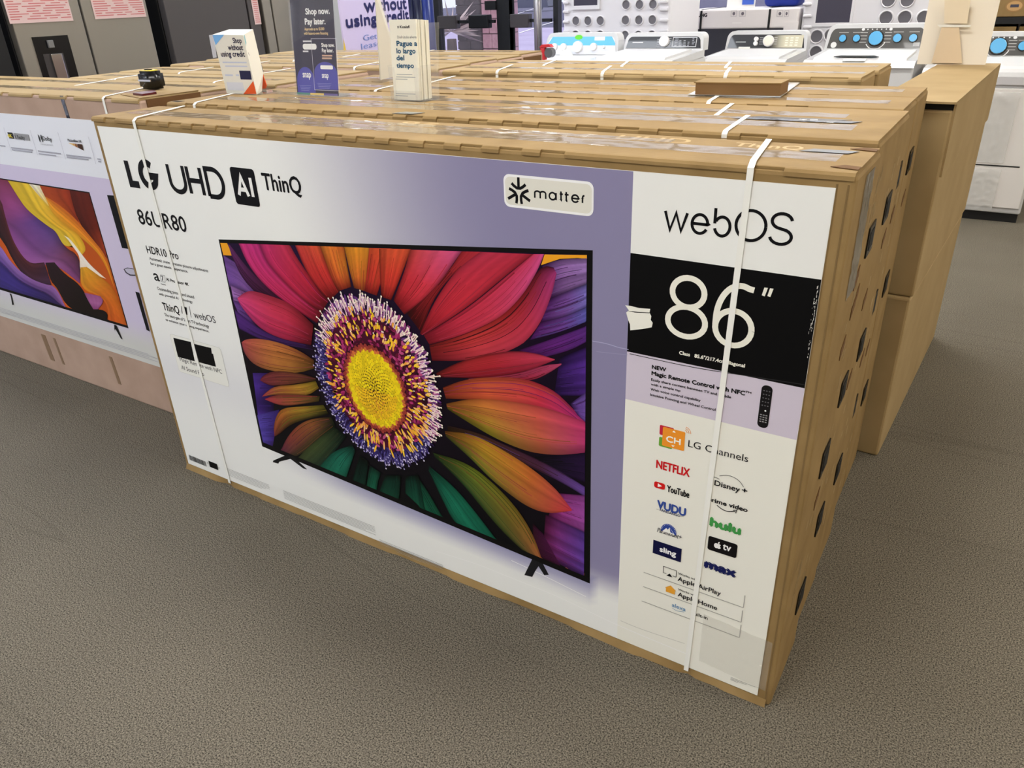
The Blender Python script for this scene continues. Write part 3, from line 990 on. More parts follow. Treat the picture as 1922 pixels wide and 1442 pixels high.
petal(z4, [(300, 250), (500, 295), (700, 385), (1000, 520), (1290, 700)], [(300, 295), (600, 395), (850, 530), (1100, 650), (1290, 770)], [(60, 40, 20), (66, 36, 24), (70, 34, 60), (100, 70, 150)])
petal(z4, [(1050, 720), (1290, 740)], [(1000, 880), (1290, 1010)], [(140, 40, 110), (150, 76, 160)], vein=.2)
petal(z4, [(980, 870), (1290, 1010)], [(960, 1150), (1290, 1330)], [(120, 36, 90), (84, 60, 150)], vein=.25)
petal(z4, [(890, 930), (960, 1000)], [(900, 1170), (1090, 1240)], [(50, 16, 30), (70, 20, 60)], base=1)
petal(z4, [(280, 290), (480, 312), (700, 430), (900, 560), (1050, 690), (1120, 780), (1162, 835)], [(290, 330), (450, 470), (600, 625), (750, 745), (870, 825), (1000, 865), (1160, 845)], [(150, 90, 36), (206, 150, 40), (210, 110, 50), (190, 50, 80)], [(70, 90, 36), (96, 110, 40), (150, 90, 46), (190, 50, 60)], edge=.3, vein=.16)
petal(z4, [(200, 440), (450, 515), (650, 680), (800, 850), (900, 1020), (960, 1200)], [(210, 470), (400, 650), (560, 850), (700, 1010), (900, 1190)], [(60, 84, 34), (120, 130, 36), (140, 110, 40), (180, 100, 60)], [(30, 60, 34), (46, 76, 40), (60, 80, 36), (70, 70, 40)], edge=.4)
petal(z4, [(170, 530), (350, 680), (500, 860), (680, 1100)], [(170, 570), (260, 760), (340, 920), (480, 1060)], [(14, 70, 54), (24, 110, 84), (20, 96, 74)], edge=.55)
petal(z4, [(80, 590), (170, 720), (260, 880), (330, 980)], [(40, 640), (80, 780), (150, 900), (200, 960)], [(10, 50, 40), (20, 84, 60), (16, 76, 56)], edge=.5)
# left side petals
petal(z1, [(910, 860), (700, 665), (500, 592), (350, 550), (280, 575), (225, 620)], [(890, 1045), (600, 985), (420, 890), (300, 750), (240, 665), (225, 622)], [(176, 40, 56), (196, 54, 76), (204, 66, 110)], [(160, 30, 50), (190, 46, 90), (196, 60, 130)], edge=.35, vein=.18)
petal(z1, [(915, 1180), (780, 1090), (600, 1020), (430, 985), (300, 990), (262, 1020)], [(915, 1255), (770, 1300), (560, 1285), (380, 1230), (285, 1120), (262, 1022)], [(140, 80, 36), (196, 116, 60), (186, 80, 80)], [(130, 96, 36), (170, 110, 50), (130, 40, 70)], edge=.3, vein=.16)
petal(z1, [(930, 1340), (800, 1300), (560, 1270), (450, 1320), (430, 1360)], [(930, 1365), (700, 1400), (540, 1415), (470, 1390), (430, 1362)], [(90, 60, 30), (120, 60, 46), (110, 36, 56)])
petal(z3, [(930, 70), (740, 105), (560, 115), (480, 175), (448, 208)], [(960, 135), (860, 205), (700, 195), (560, 195), (450, 212)], [(180, 150, 44), (170, 110, 44), (150, 50, 66)])
petal(z3, [(970, 205), (740, 190), (560, 195), (475, 232)], [(960, 255), (720, 292), (600, 292), (475, 238)], [(90, 80, 34), (150, 80, 50), (156, 46, 66)])
petal(z3, [(1000, 285), (850, 298), (640, 310), (580, 370), (550, 480), (558, 565)], [(1050, 370), (850, 412), (700, 462), (610, 545), (560, 572)], [(130, 124, 40), (176, 140, 44), (176, 100, 44), (120, 50, 50)], [(40, 40, 20), (70, 60, 24), (90, 40, 30)], edge=.3)
petal(z3, [(1070, 395), (900, 408), (780, 460), (680, 565), (615, 700)], [(1110, 470), (950, 605), (850, 700), (700, 780)], [(60, 64, 34), (160, 96, 50), (150, 70, 56), (100, 44, 70)], [(24, 40, 26), (40, 50, 30), (60, 50, 34)], edge=.3)
petal(z3, [(1090, 480), (950, 600), (830, 700), (740, 800)], [(1210, 570), (1100, 710), (980, 850), (900, 900)], [(40, 60, 36), (70, 84, 44), (60, 66, 40)], [(16, 36, 30), (26, 50, 40)], edge=.3)
petal(z3, [(1260, 645), (1100, 700), (1020, 780), (960, 850)], [(1290, 700), (1250, 810), (1200, 960)], [(14, 60, 50), (28, 104, 84), (26, 96, 76)], edge=.5)
petal(z3, [(1330, 740), (1290, 860), (1260, 980)], [(1410, 800), (1395, 900), (1380, 1030)], [(8, 24, 20), (14, 46, 36)], edge=.5)
petal(z3, [(1420, 830), (1400, 950), (1385, 1040)], [(1520, 900), (1490, 980), (1480, 1060)], [(12, 60, 46), (24, 90, 66)], edge=.5)
petal(z3, [(1560, 920), (1530, 1000), (1500, 1080)], [(1700, 920), (1690, 1060), (1680, 1160)], [(10, 40, 32), (18, 64, 48)], edge=.5)
petal(z3, [(1740, 930), (1740, 1080)], [(1860, 920), (1920, 1250)], [(10, 40, 32), (16, 70, 52)], edge=.5)

# ---- its centre: stamens, florets, disc
P.clip = None
CX, CZ, RX, RZ = 1.01, .588, .225, .262
P.layer += 7


def pol(a, r, sx=0., sz=0.):
    return (CX + sx * (1 - r) + math.cos(a) * RX * r, CZ + sz * (1 - r) + math.sin(a) * RZ * r)


P.poly([pol(a, .93) for a in np.linspace(0, 2 * math.pi, 60, endpoint=False)], (26, 10, 40))
P.layer += 7
for k in range(900):
    a = random.uniform(0, 2 * math.pi)
    r = random.uniform(.72, .95)
    low = math.sin(a + .5) < -.1
    c = random.choice([(46, 36, 96), (60, 46, 120), (36, 20, 60), (30, 20, 60)]) if low else random.choice([(120, 50, 110), (96, 50, 120), (160, 70, 130), (60, 26, 60)])
    x, z = pol(a, r)
    P.ell(x, z, .011, .0035, c, math.atan2(math.sin(a) * RZ, math.cos(a) * RX) + random.gauss(0, .35), 8)
P.layer += 7
for k in range(520):
    a = k / 520 * 2 * math.pi + random.gauss(0, .01)
    low = math.sin(a + .5) < -.1
    r0 = random.uniform(.76, .9)
    r1 = r0 + random.uniform(.06, .1)
    if random.random() < .25:
        r1 += .05
    p0, p1 = pol(a, r0), pol(a + random.gauss(0, .02), r1)
    c = random.choice([(70, 60, 130), (54, 46, 110), (104, 92, 160)]) if low else random.choice([(240, 214, 200), (236, 200, 206), (220, 180, 210)])
    P.stroke([p0, p1], .003 if not low else .002, c)
    P.ell(p1[0], p1[1], .0028, .0028, ((170, 160, 206) if k % 3 else (214, 206, 230)) if low else (246, 232, 216), n=7)
P.layer += 7
P.poly([pol(a, .76) for a in np.linspace(0, 2 * math.pi, 60, endpoint=False)], (66, 12, 36))
P.layer += 7
for k in range(620):
    a, r = random.uniform(0, 2 * math.pi), random.uniform(.44, .78)
    x, z = pol(a, r)
    P.ell(x, z, random.uniform(.006, .011), .0042, random.choice([(150, 36, 90), (170, 50, 110), (120, 26, 70), (96, 16, 44), (186, 80, 130), (40, 8, 20)]), random.uniform(0, 3.1), 7)
P.layer += 7
for k in range(300):
    a = random.uniform(0, 2 * math.pi)
    r = random.uniform(.53, .84)
    x, z = pol(a, r)
    an = math.atan2(math.sin(a) * RZ, math.cos(a) * RX)
    dn = max(0, -math.sin(a))
    c = random.choice([(244, 190, 40), (246, 200, 56), (236, 160, 60), (244, 186, 110)])
    P.ell(x, z, .0075 + .008 * dn, .0032, c, an + random.gauss(0, .2), 8)
    if k % 3 == 0:
        P.ell(x + math.cos(an) * .011, z + math.sin(an) * .011, .003, .002, (246, 226, 214), an, 6)
P.layer += 7
DX, DZ = CX - .004, CZ - .018
P.ell(DX, DZ, RX * .50, RZ * .52, (52, 10, 24), n=40)
P.layer += 7
for k in range(620):
    r = math.sqrt((k + .5) / 620)
    a = k * 2.399963
    x, z = DX + math.cos(a) * RX * .485 * r, DZ + math.sin(a) * RZ * .5 * r
    q = math.sin(a) * r
    c = np.array((244, 212, 30)) if r < .88 else np.array((206, 110, 60))
    if .3 < -q + .25 and r < .7:
        c = c * (1, .92, 1.2)
    if r > .93:
        c = np.array((150, 56, 50))
    c = c * random.uniform(.86, 1.04)
    P.ell(x, z, .0066 * (.66 + .34 * r), .0056 * (.66 + .34 * r), np.clip(c, 0, 255), a, 7)
for k in range(60):
    a, r = random.uniform(0, 6.28), random.uniform(0, .16)
    P.ell(DX + .004 + math.cos(a) * r * RX, DZ - .055 + math.sin(a) * r * RZ * .8, .0025, .002, (214, 140, 50), 0, 6)
# stands of the printed television
P.layer = 2
z3b = Z(400, 700, 4.805)
P.poly(P.pxs(z3b([(545, 790), (650, 745), (720, 750), (850, 870), (815, 862), (700, 775), (600, 800), (590, 818), (540, 805)])), (24, 24, 26))
P.poly(P.pxs(z4([(885, 1180), (960, 1215), (1000, 1290), (968, 1292), (928, 1230), (905, 1265), (885, 1305), (830, 1292)])), (28, 28, 32))
P.build('television_picture', lab)

# ------------------------------------------------------------------ lettering of the flower carton
G = {
    'L': [[(0, 1), (0, 0), (1, 0)]],
    'G': [arc(.5, .5, .5, .5, 52, 96, 8), arc(.5, .5, .5, .5, 104, 250, 18), arc(.5, .5, .5, .5, 262, 322, 9) + [(1, .45), (.5, .45)]],
    'U': [[(0, 1)] + arc(.5, .36, .5, .36, 180, 360, 16) + [(1, 1)]],
    'H': [[(0, 0), (0, 1)], [(1, 0), (1, 1)], [(0, .5), (1, .5)]],
    'D': [[(0, 0), (0, 1)] + arc(.42, .5, .58, .5, 90, -90, 18) + [(0, 0)]],
    'A': [[(0, 0), (.5, 1), (1, 0)], [(.18, .32), (.82, .32)]],
    'I': [[(.5, 0), (.5, 1)]],
    'w': [[(0, 1), (.25, 0), (.5, .95), (.75, 0), (1, 1)]],
    'e': [[(0, .5), (1, .5)] + arc(.5, .5, .5, .5, 0, 200, 20), arc(.5, .5, .5, .5, 180, 330, 14)],
    'b': [[(0, 1.42), (0, .62)], arc(.5, .5, .5, .5, 150, -165, 24)],
    'O': [arc(.5, .5, .5, .5, 0, 360, 34)],
    'S': [arc(.5, .755, .46, .245, 10, 245, 16) + arc(.5, .25, .5, .25, 62, -170, 16)],
    '8': [arc(.5, .755, .42, .245, -90, 270, 28), arc(.5, .255, .5, .255, 90, 450, 28)],
    '6': [arc(.5, .29, .5, .29, 0, 360, 28), [(.95, .96)] + arc(.62, .42, .62, .58, 72, 178, 16) + [(0, .3)]],
    'm': [[(0, 0), (0, .7)] + arc(.25, .72, .25, .28, 180, 0, 10) + [(.5, 0)], [(.5, .7)] + arc(.75, .72, .25, .28, 180, 0, 10) + [(1, 0)]],
    'a': [arc(.48, .5, .48, .5, 0, 360, 26), [(1, 1), (1, 0)]],
    't': [[(.4, 1.3), (.4, .2)] + arc(.7, .2, .3, .2, 180, 270, 6), [(0, .92), (1, .92)]],
    'r': [[(0, 0), (0, .6)] + arc(.6, .6, .6, .4, 180, 90, 8) + [(1, 1)]],
}


def glyph(a, ch, x0, x1, y0, y1, w, rgb):
    h = w / 2
    for ln in G[ch]:
        a.stroke([(x0 + h + p[0] * (x1 - x0 - w), y0 + h + p[1] * (y1 - y0 - w)) for p in ln], w, rgb)


T = Art((0, FY, 0), (1, 0, 0), (0, 0, 1), base=.0009, eps=.00013)
X = lambda u, v: T.px(u, v)[0]
z0, zt = T.px(245, 351)[1], T.px(230, 294)[1]
BK = (14, 14, 18)
glyph(T, 'L', X(245, 351), X(268, 354), z0, zt, .021, BK)
glyph(T, 'G', X(262, 330), X(300, 345), z0, zt, .021, BK)
glyph(T, 'U', X(312, 315), X(347, 325), z0, zt, .0135, BK)
glyph(T, 'H', X(350, 330), X(386, 360), z0, zt, .0135, BK)
glyph(T, 'D', X(386, 340), X(422, 345), z0, zt, .0135, BK)
ax0, ax1 = X(437, 345), X(484, 360)
T.rrect(ax0, ax1, z0 - .004, zt + .006, .009, BK)
T.layer = 1
aw = ax1 - ax0
glyph(T, 'A', ax0 + aw * .14, ax0 + aw * .66, z0 + .016, zt - .012, .011, (236, 236, 234))
glyph(T, 'I', ax0 + aw * .68, ax0 + aw * .88, z0 + .016, zt - .012, .011, (236, 236, 234))
T.layer = 0
za = Z(160, 200, 4.004)
zc = Z(240, 440, 4.808)
T.tpx('ThinQ', za((1345, 622)), za((1632, 668)), za((1295, 495)), BK, .0012)
T.tpx('86UR80', za((412, 880)), za((768, 935)), za((390, 770)), BK, .0008)
GY = (70, 70, 74)
T.tpx('HDR10 Pro', zc((180, 168)), zc((460, 213)), zc((165, 100)), BK, .0004)
for s, l, r, t_ in [('Automatic scene-by-scene picture adjustments', (200, 228), (728, 337), (195, 203)), ('for a great viewing experience.', (208, 272), (545, 342), (204, 248)),
                    ('Outstanding picture and sound', (270, 498), (600, 570), (265, 471)), ('with powerful AI technology', (285, 545), (585, 612), (280, 522)),
                    ('The next-gen of Smart TV technology', (335, 735), (735, 835), (330, 708)), ('to enhance your viewing experience.', (345, 778), (735, 875), (343, 757))]:
    T.tpx(s, zc(l), zc(r), zc(t_), GY, .0002)
T.tpx('a', zc((245, 412)), zc((292, 420)), zc((238, 350)), BK, .0008)
T.tpx('AI Processor 4K', zc((352, 418)), zc((552, 458)), zc((350, 392)), BK, .0004)
T.tpx('Gen6', zc((302, 452)), zc((346, 461)), zc((300, 437)), GY)
b7 = T.pxs(zc([(297, 365), (335, 372), (340, 432), (302, 424)]))
T.stroke(b7, .0012, GY, closed=True)
T.tpx('7', zc((306, 418)), zc((332, 424)), zc((302, 374)), GY)
T.tpx('ThinQ', zc((325, 680)), zc((470, 712)), zc((308, 612)), BK, .0006)
T.poly(T.pxs(zc([(506, 652), (532, 658), (540, 726), (513, 720)])), BK)
T.poly(T.pxs(zc([(482, 645), (488, 646), (496, 715), (490, 714)])), BK)
T.poly(T.pxs(zc([(553, 648), (557, 649), (576, 750), (572, 749)])), GY)
T.tpx('webOS', zc((602, 752)), zc((795, 788)), zc((590, 690)), (60, 60, 66))
# sticker with two black patches
q = T.pxs(zc([(385, 905), (838, 1020), (912, 1365), (465, 1245)]))
sx0, sx1, sz0, sz1 = q[0][0] * .5 + q[3][0] * .5, q[1][0] * .5 + q[2][0] * .5, q[2][1] * .5 + q[3][1] * .5, q[0][1] * .5 + q[1][1] * .5
T.rrect(sx0 - .001, sx1 + .001, sz0 - .001, sz1 + .001, .012, (196, 196, 192))
T.layer = 1
T.rrect(sx0, sx1, sz0, sz1, .011, (230, 230, 224))
T.layer = 2
T.poly(T.pxs(zc([(412, 932), (570, 970), (607, 1145), (455, 1105)])), (6, 6, 8))
T.poly(T.pxs(zc([(590, 985), (755, 1025), (760, 1075), (772, 1078), (798, 1195), (632, 1150)])), (6, 6, 8))
T.layer = 3
T.tpx('Magic Remote with NFC', zc((475, 1140)), zc((852, 1245)), zc((468, 1106)), GY, .0002)
T.tpx('AI Sound Pro', zc((490, 1215)), zc((690, 1266)), zc((487, 1180)), GY, .0002)
T.layer = 0
# matter sticker
zm = Z(930, 310, 9.61)
m0, m1, m2, m3 = T.pxs(zm([(150, 160), (1768, 310), (1755, 925), (180, 735)]))
T.rrect(m0[0] - .001, m1[0] + .001, m3[1] - .001, m0[1] + .001, .014, (240, 240, 242))
T.layer = 1
T.rrect(m0[0] + .003, m1[0] - .003, m3[1] + .004, m0[1] - .004, .012, (222, 220, 210))
T.layer = 2
ic = T.px(*zm((425, 490)))
for k in range(3):
    a = math.radians(90 + 120 * k)
    rot_ = lambda p: (ic[0] + p[0] * math.cos(a) - p[1] * math.sin(a), ic[1] + p[0] * math.sin(a) + p[1] * math.cos(a))
    T.stroke([rot_(p) for p in [(.0095, 0), (.031, 0)]], .0062, BK)
    T.stroke([rot_(p) for p in [(.0175, .017), (.0125, .011), (.0085, .004), (.0085, -.004), (.0125, -.011), (.0175, -.017)]], .0062, BK)
bz, tz = T.px(*zm((705, 602)))[1], T.px(*zm((705, 445)))[1]
for ch, u0, u1, v in [('m', 700, 925, 540), ('a', 962, 1112, 560), ('t', 1150, 1235, 570), ('t', 1240, 1338, 580), ('e', 1368, 1518, 600), ('r', 1560, 1625, 610)]:
    glyph(T, ch, T.px(*zm((u0, v)))[0], T.px(*zm((u1, v)))[0], bz, tz, .0036, BK)
T.layer = 0
# webOS, 86"
bz, tz = T.px(*z5((375, 698)))[1], T.px(*z5((333, 548)))[1]
for ch, u0, u1, v in [('w', 345, 515, 620), ('e', 528, 655, 645), ('b', 680, 806, 665)]:
    glyph(T, ch, T.px(*z5((u0, v)))[0], T.px(*z5((u1, v)))[0], bz, tz, .0056, BK)
glyph(T, 'O', T.px(*z5((825, 655)))[0], T.px(*z5((1048, 675)))[0], bz - .002, bz + (tz - bz) * 1.42, .0056, BK)
glyph(T, 'S', T.px(*z5((1058, 680)))[0], T.px(*z5((1228, 690)))[0], bz - .002, bz + (tz - bz) * 1.42, .0056, BK)
WT = (236, 234, 222)
T.layer = 2
b8, t8 = T.px(1290, 637)[1], T.px(1292, 516)[1]
glyph(T, '8', X(1249, 590), X(1331, 590), b8, t8, .0115, WT)
glyph(T, '6', X(1338, 600), X(1418, 610), b8, t8, .0115, WT)
for k in (0, 1):
    T.poly(T.pxs(z5([(1028 + 38 * k, 1080 + 5 * k), (1052 + 38 * k, 1083 + 5 * k), (1030 + 38 * k, 1140 + 5 * k), (1010 + 38 * k, 1132 + 5 * k)])), WT)
zd = Z(1150, 600, 4.688)
T.tpx('Class   85.6"/217.4cm diagonal', zd((587, 303)), zd((1163, 412)), zd((585, 272)), WT, .0004)
T.tpx('NEW', zd((348, 430)), zd((470, 450)), zd((346, 397)), BK, .0006)
T.tpx('Magic Remote Control with NFC', zd((345, 485)), zd((1165, 655)), zd((343, 450)), BK, .0006)
T.tpx('TM', zd((1170, 640)), zd((1220, 650)), zd((1170, 625)), BK, .0003)
for s, l, r, t_ in [('Easily share content between TV and mobile', (340, 535), (1042, 690), (338, 513)), ('with a simple tap', (338, 575), (598, 628), (336, 555)),
                    ('With voice control capability', (335, 620), (775, 715), (333, 599)), ('Intuitive Pointing and Wheel Control', (332, 668), (905, 795), (331, 646))]:
    T.tpx(s, zd(l), zd(r), zd(t_), (34, 34, 38), .0002)
r0, r1 = T.px(*zd((1308, 590))), T.px(*zd((1372, 945)))
rx0, rx1 = T.px(*zd((1292, 760)))[0], T.px(*zd((1388, 780)))[0]
T.rrect(rx0, rx1, T.px(*zd((1320, 950)))[1], T.px(*zd((1360, 578)))[1], .009, (22, 20, 22))
T.layer = 3
rz1 = T.px(*zd((1360, 578)))[1]
for i in range(5):
    for j in range(3):
        T.ell(rx0 + (rx1 - rx0) * (.25 + .25 * j), rz1 - .012 - i * .008, .0016, .0012, (110, 108, 112), n=7)
for i in range(4):
    for j in range(3):
        T.rect(rx0 + (rx1 - rx0) * (.16 + .25 * j), rx0 + (rx1 - rx0) * (.33 + .25 * j), rz1 - .066 - i * .005, rz1 - .064 - i * .005, (160, 158, 160))
T.ell((rx0 + rx1) / 2 + .002, rz1 - .055, .0018, .0018, (230, 230, 230), n=8)
T.layer = 2


def prect(z, a, b, c, d, rgb, r=0.):
    q = T.pxs(z([a, b, c, d]))          # tl, tr, br, bl
    x0, x1 = (q[0][0] + q[3][0]) / 2, (q[1][0] + q[2][0]) / 2
    y0, y1 = (q[2][1] + q[3][1]) / 2, (q[0][1] + q[1][1]) / 2
    if r:
        T.rrect(x0, x1, y0, y1, r, rgb)
    else:
        T.rect(x0, x1, y0, y1, rgb)
    return x0, x1, y0, y1


prect(zd, (416, 925), (540, 952), (538, 1040), (414, 1010), (196, 40, 66), .003)
prect(zd, (410, 1030), (528, 1055), (526, 1138), (408, 1110), (104, 160, 54), .003)
T.layer = 3
o_ = prect(zd, (442, 942), (638, 985), (632, 1152), (438, 1110), (236, 148, 46), .003)
T.layer = 4
ow = o_[1] - o_[0]
T.text('CH', o_[0] + ow * .18, o_[2] + .013, o_[1] - ow * .18, o_[2] + .027, (248, 246, 236), .0006)
for sgn, zz in ((1, o_[3] - .0075), (-1, o_[2] + .0075)):
    cx = (o_[0] + o_[1]) / 2
    T.poly([(cx - .004, zz), (cx + .004, zz), (cx, zz + .0045 * sgn)], (248, 246, 236))
for k in range(3):
    T.stroke(arc(o_[1] - .002, o_[3] - .001, .006 + .004 * k, .006 + .004 * k, 0, 80, 8), .0012, (226, 140, 60))
T.tpx('LG Channels', zd((665, 1115)), zd((1192, 1248)), zd((668, 1056)), BK)
ze = Z(1200, 860, 4.242)
T.tpx('NETFLIX', ze((137, 74)), ze((400, 142)), ze((140, 12)), (200, 24, 30), .0008)
y_ = prect(ze, (122, 180), (208, 205), (203, 252), (118, 230), (206, 30, 30), .005)
T.layer = 5
cx, cz = (y_[0] + y_[1]) / 2, (y_[2] + y_[3]) / 2
T.poly([(cx - .004, cz - .005), (cx + .006, cz), (cx - .004, cz + .005)], (248, 244, 240))
T.tpx('YouTube', ze((222, 263)), ze((397, 308)), ze((220, 212)), BK, .0006)
T.tpx('VUDU', ze((145, 392)), ze((368, 448)), ze((132, 328)), (52, 76, 150), .0012)
T.tpx('FANDANGO', ze((165, 418)), ze((327, 466)), ze((160, 398)), (40, 50, 90), .0002)
for a, b in (((136, 402), (156, 408)), ((335, 460), (355, 466))):
    T.stroke(T.pxs(ze([a, b])), .0008, (60, 60, 70))
# mountain crest
mc = T.px(*ze((236, 572)))
T.poly([(mc[0] + p[0], mc[1] + p[1]) for p in arc(0, -.004, .0185, .021, -12, 192, 24)], (44, 70, 150))
T.layer = 6
T.poly([(mc[0] - .015, mc[1] - .008), (mc[0] - .006, mc[1] + .004), (mc[0] - .002, mc[1] + .001), (mc[0] + .002, mc[1] + .009), (mc[0] + .015, mc[1] - .008)], (236, 236, 232))
T.poly([(mc[0] + .002, mc[1] + .009), (mc[0] + .004, mc[1] - .004), (mc[0] + .012, mc[1] - .006)], (44, 70, 150))
for k in range(13):
    a = math.radians(10 + 160 * k / 12)
    T.ell(mc[0] + .0165 * math.cos(a), mc[1] - .004 + .0185 * math.sin(a), .0008, .0008, (240, 240, 246), n=6)
T.tpx('Paramount+', ze((142, 583)), ze((332, 634)), ze((142, 548)), (40, 44, 60), .0001, .25)
s_ = prect(ze, (114, 648), (340, 720), (332, 828), (108, 752), (16, 18, 60), 0)
T.layer = 7
T.tpx('sling', ze((165, 738)), ze((292, 775)), ze((160, 698)), (240, 240, 244), .0008)
T.tpx('Disney', ze((600, 212)), ze((800, 262)), ze((594, 170)), BK, .0004)
T.tpx('+', ze((818, 268)), ze((858, 278)), ze((818, 235)), BK, .0006)
dc = T.pxs(ze([(640, 140), (700, 131), (760, 150), (805, 185), (832, 228)]))
T.stroke(smooth_line(dc), .0011, (40, 40, 46))
T.stroke(smooth_line(T.pxs(ze([(583, 146), (610, 150), (640, 166)]))), .0012, (40, 40, 46))
T.tpx('prime video', ze((545, 335)), ze((862, 420)), ze((545, 302)), BK, .0005)
T.stroke(smooth_line(T.pxs(ze([(620, 372), (660, 405), (710, 425), (765, 420)]))), .0018, BK)
T.stroke(T.pxs(ze([(748, 412), (778, 412), (768, 436)])), .0014, BK)
T.tpx('hulu', ze((567, 533)), ze((802, 603)), ze((568, 470)), (66, 150, 76), .0022)
p_ = prect(ze, (553, 612), (786, 688), (772, 798), (545, 720), (18, 16, 18), .005)
T.layer = 8
ap = T.px(*ze((625, 697)))
T.ell(ap[0] - .0028, ap[1], .0052, .0068, (240, 240, 240))
T.ell(ap[0] + .0028, ap[1], .0052, .0068, (240, 240, 240))
T.ell(ap[0] + .002, ap[1] + .0095, .0016, .0032, (240, 240, 240), -.5, 8)
T.layer = 9
T.ell(ap[0] + .0088, ap[1] + .001, .0032, .0036, (18, 16, 18))
T.tpx('tv', ze((666, 722)), ze((728, 742)), ze((664, 678)), (240, 240, 240), .0006)
T.tpx('max', ze((526, 862)), ze((765, 942)), ze((525, 822)), (24, 30, 84), .003)
SHD = (170, 168, 162)
for a, b, c in (((38, 902), (830, 1187), (843, 1090)), ((33, 1018), (812, 1303), (826, 1210)), ((22, 1128), (798, 1425), (812, 1325))):
    pa, pb_, pc = T.pxs(ze([a, b, c]))
    T.rect(pa[0], pb_[0], pb_[1] - .0012, pb_[1] + .0008, SHD)
    T.rect(pb_[0] - .0008, pb_[0] + .0012, pb_[1], pc[1], SHD)
T.tpx('Works with', ze((310, 922)), ze((470, 975)), ze((310, 905)), (70, 70, 70), .0001)
T.tpx('Apple AirPlay', ze((308, 972)), ze((650, 1082)), ze((310, 938)), BK, .0003)
T.tpx('Works with', ze((310, 1048)), ze((465, 1098)), ze((310, 1032)), (70, 70, 70), .0001)
T.tpx('Apple Home', ze((308, 1095)), ze((620, 1200)), ze((310, 1062)), BK, .0003)
T.tpx('alexa', ze((262, 1178)), ze((370, 1212)), ze((262, 1148)), (110, 150, 186), .0003)
T.tpx('built-in', ze((418, 1238)), ze((546, 1280)), ze((418, 1212)), BK, .0001)
T.stroke(smooth_line(T.pxs(ze([(265, 1190), (300, 1215), (358, 1222)]))), .0012, (120, 150, 180))
pl = T.px(*ze((245, 905)))
T.stroke([(pl[0] - .008, pl[1] - .008), (pl[0] - .016, pl[1] - .008), (pl[0] - .016, pl[1] + .011), (pl[0] + .016, pl[1] + .011), (pl[0] + .016, pl[1] - .008), (pl[0] + .008, pl[1] - .008)], .0013, BK)
T.poly([(pl[0] - .0075, pl[1] - .013), (pl[0] + .0075, pl[1] - .013), (pl[0], pl[1] - .004)], BK)
hm = T.px(*ze((250, 1045)))
T.poly([(hm[0] - .011, hm[1] - .010), (hm[0] + .011, hm[1] - .010), (hm[0] + .011, hm[1] + .001), (hm[0] + .014, hm[1] + .001), (hm[0], hm[1] + .013), (hm[0] - .014, hm[1] + .001), (hm[0] - .011, hm[1] + .001)], (226, 160, 54))
# fine print as hair lines, bar code
FP = (150, 150, 148)
for (a, b), nl, dz in ((((423, 877), (508, 921)), 6, .0056), (((532, 920), (706, 1001)), 7, .0052), (((713, 1012), (832, 1056)), 6, .0052), (((1372, 1270), (1418, 1290)), 3, .004)):
    p0, p1 = T.px(*a), T.px(*b)
    for i in range(nl):
        T.rect(p0[0], p1[0] - (.02 * (i % 3) if i > nl - 3 else 0), p0[1] - i * dz - .0011, p0[1] - i * dz, FP)
b0, b1 = T.px(354, 850), T.px(385, 860)
x = b0[0]
bh = .022
zz = T.px(370, 868)[1]
while x < b1[0]:
    w = random.choice([.001, .002, .003])
    T.rect(x, x + w, zz, zz + bh, (20, 20, 20))
    x += w + random.choice([.001, .002, .002])
k0, k1 = T.px(393, 868)[0], T.px(408, 872)[0]
kz = T.px(400, 878)[1]
T.rect(k0, k1, kz, kz + .026, (10, 10, 10))
T.rect(k0 - .003, k0 - .0022, kz, kz + .026, (40, 40, 40))
T.ell(k0 - .008, kz + .014, .002, .002, (10, 10, 10), n=8)
T.ell(k1 + .008, kz + .012, .002, .002, (10, 10, 10), n=8)
T.build('lettering', lab)

# ------------------------------------------------------------------ label of the canyon carton
ll = MB().box(-2.2, -.16, YL - .0012, YL - .0001, .2195, 1.174).build('front_label', WHITE_PAPER, l1)
Q = Art((0, YL - .0012, 0), (1, 0, 0), (0, 0, 1), base=.0004, eps=.00013)
LIL = (206, 196, 222)
zL = Q.px(60, 316)[1]
Q.rect(-2.2, -.16, zL, 1.174, (228, 230, 238))
ztv = Q.px(100, 640)[1]
Q.grid(-2.2, -.16, .2195, zL, 8, 24, lambda x, z: np.array(LIL) * sstep(.28, .42, z) + np.array((206, 206, 202)) * (1 - sstep(.28, .42, z)))
Q.layer = 1
zq = Z(0, 330, 4.652)
tl, tr, br, bl = Q.pxs(zq([(0, 20), (782, 143), (1124, 1333), (0, 990)]))
slope = (tr[1] - tl[1]) / (tr[0] - tl[0])
Q.poly([(-2.0, tl[1] - (tl[0] + 2.0) * slope), tr, br, (-2.0, bl[1])], (16, 13, 14))
Q.layer = 2
xe = tr[0] - .005


def qclip(p):
    f = (p[1] - br[1]) / (tr[1] - br[1])
    xm = br[0] + (tr[0] - br[0]) * f - .006
    x = min(max(p[0], -1.995), xm)
    return (x, min(max(p[1], bl[1] + (br[1] - bl[1]) * (x - bl[0]) / (br[0] - bl[0]) + .012), tl[1] + slope * (x - tl[0]) - .005))


Q.clip = qclip


def wave(a, b, c, c2=None, **k):
    Q.layer += 1
    kw = dict(edge=.15, vein=.1, base=1, m=12, n=34)
    kw.update(k)
    Q.strip(Q.pxs(zq(a)), Q.pxs(zq(b)), c, c2, **kw)


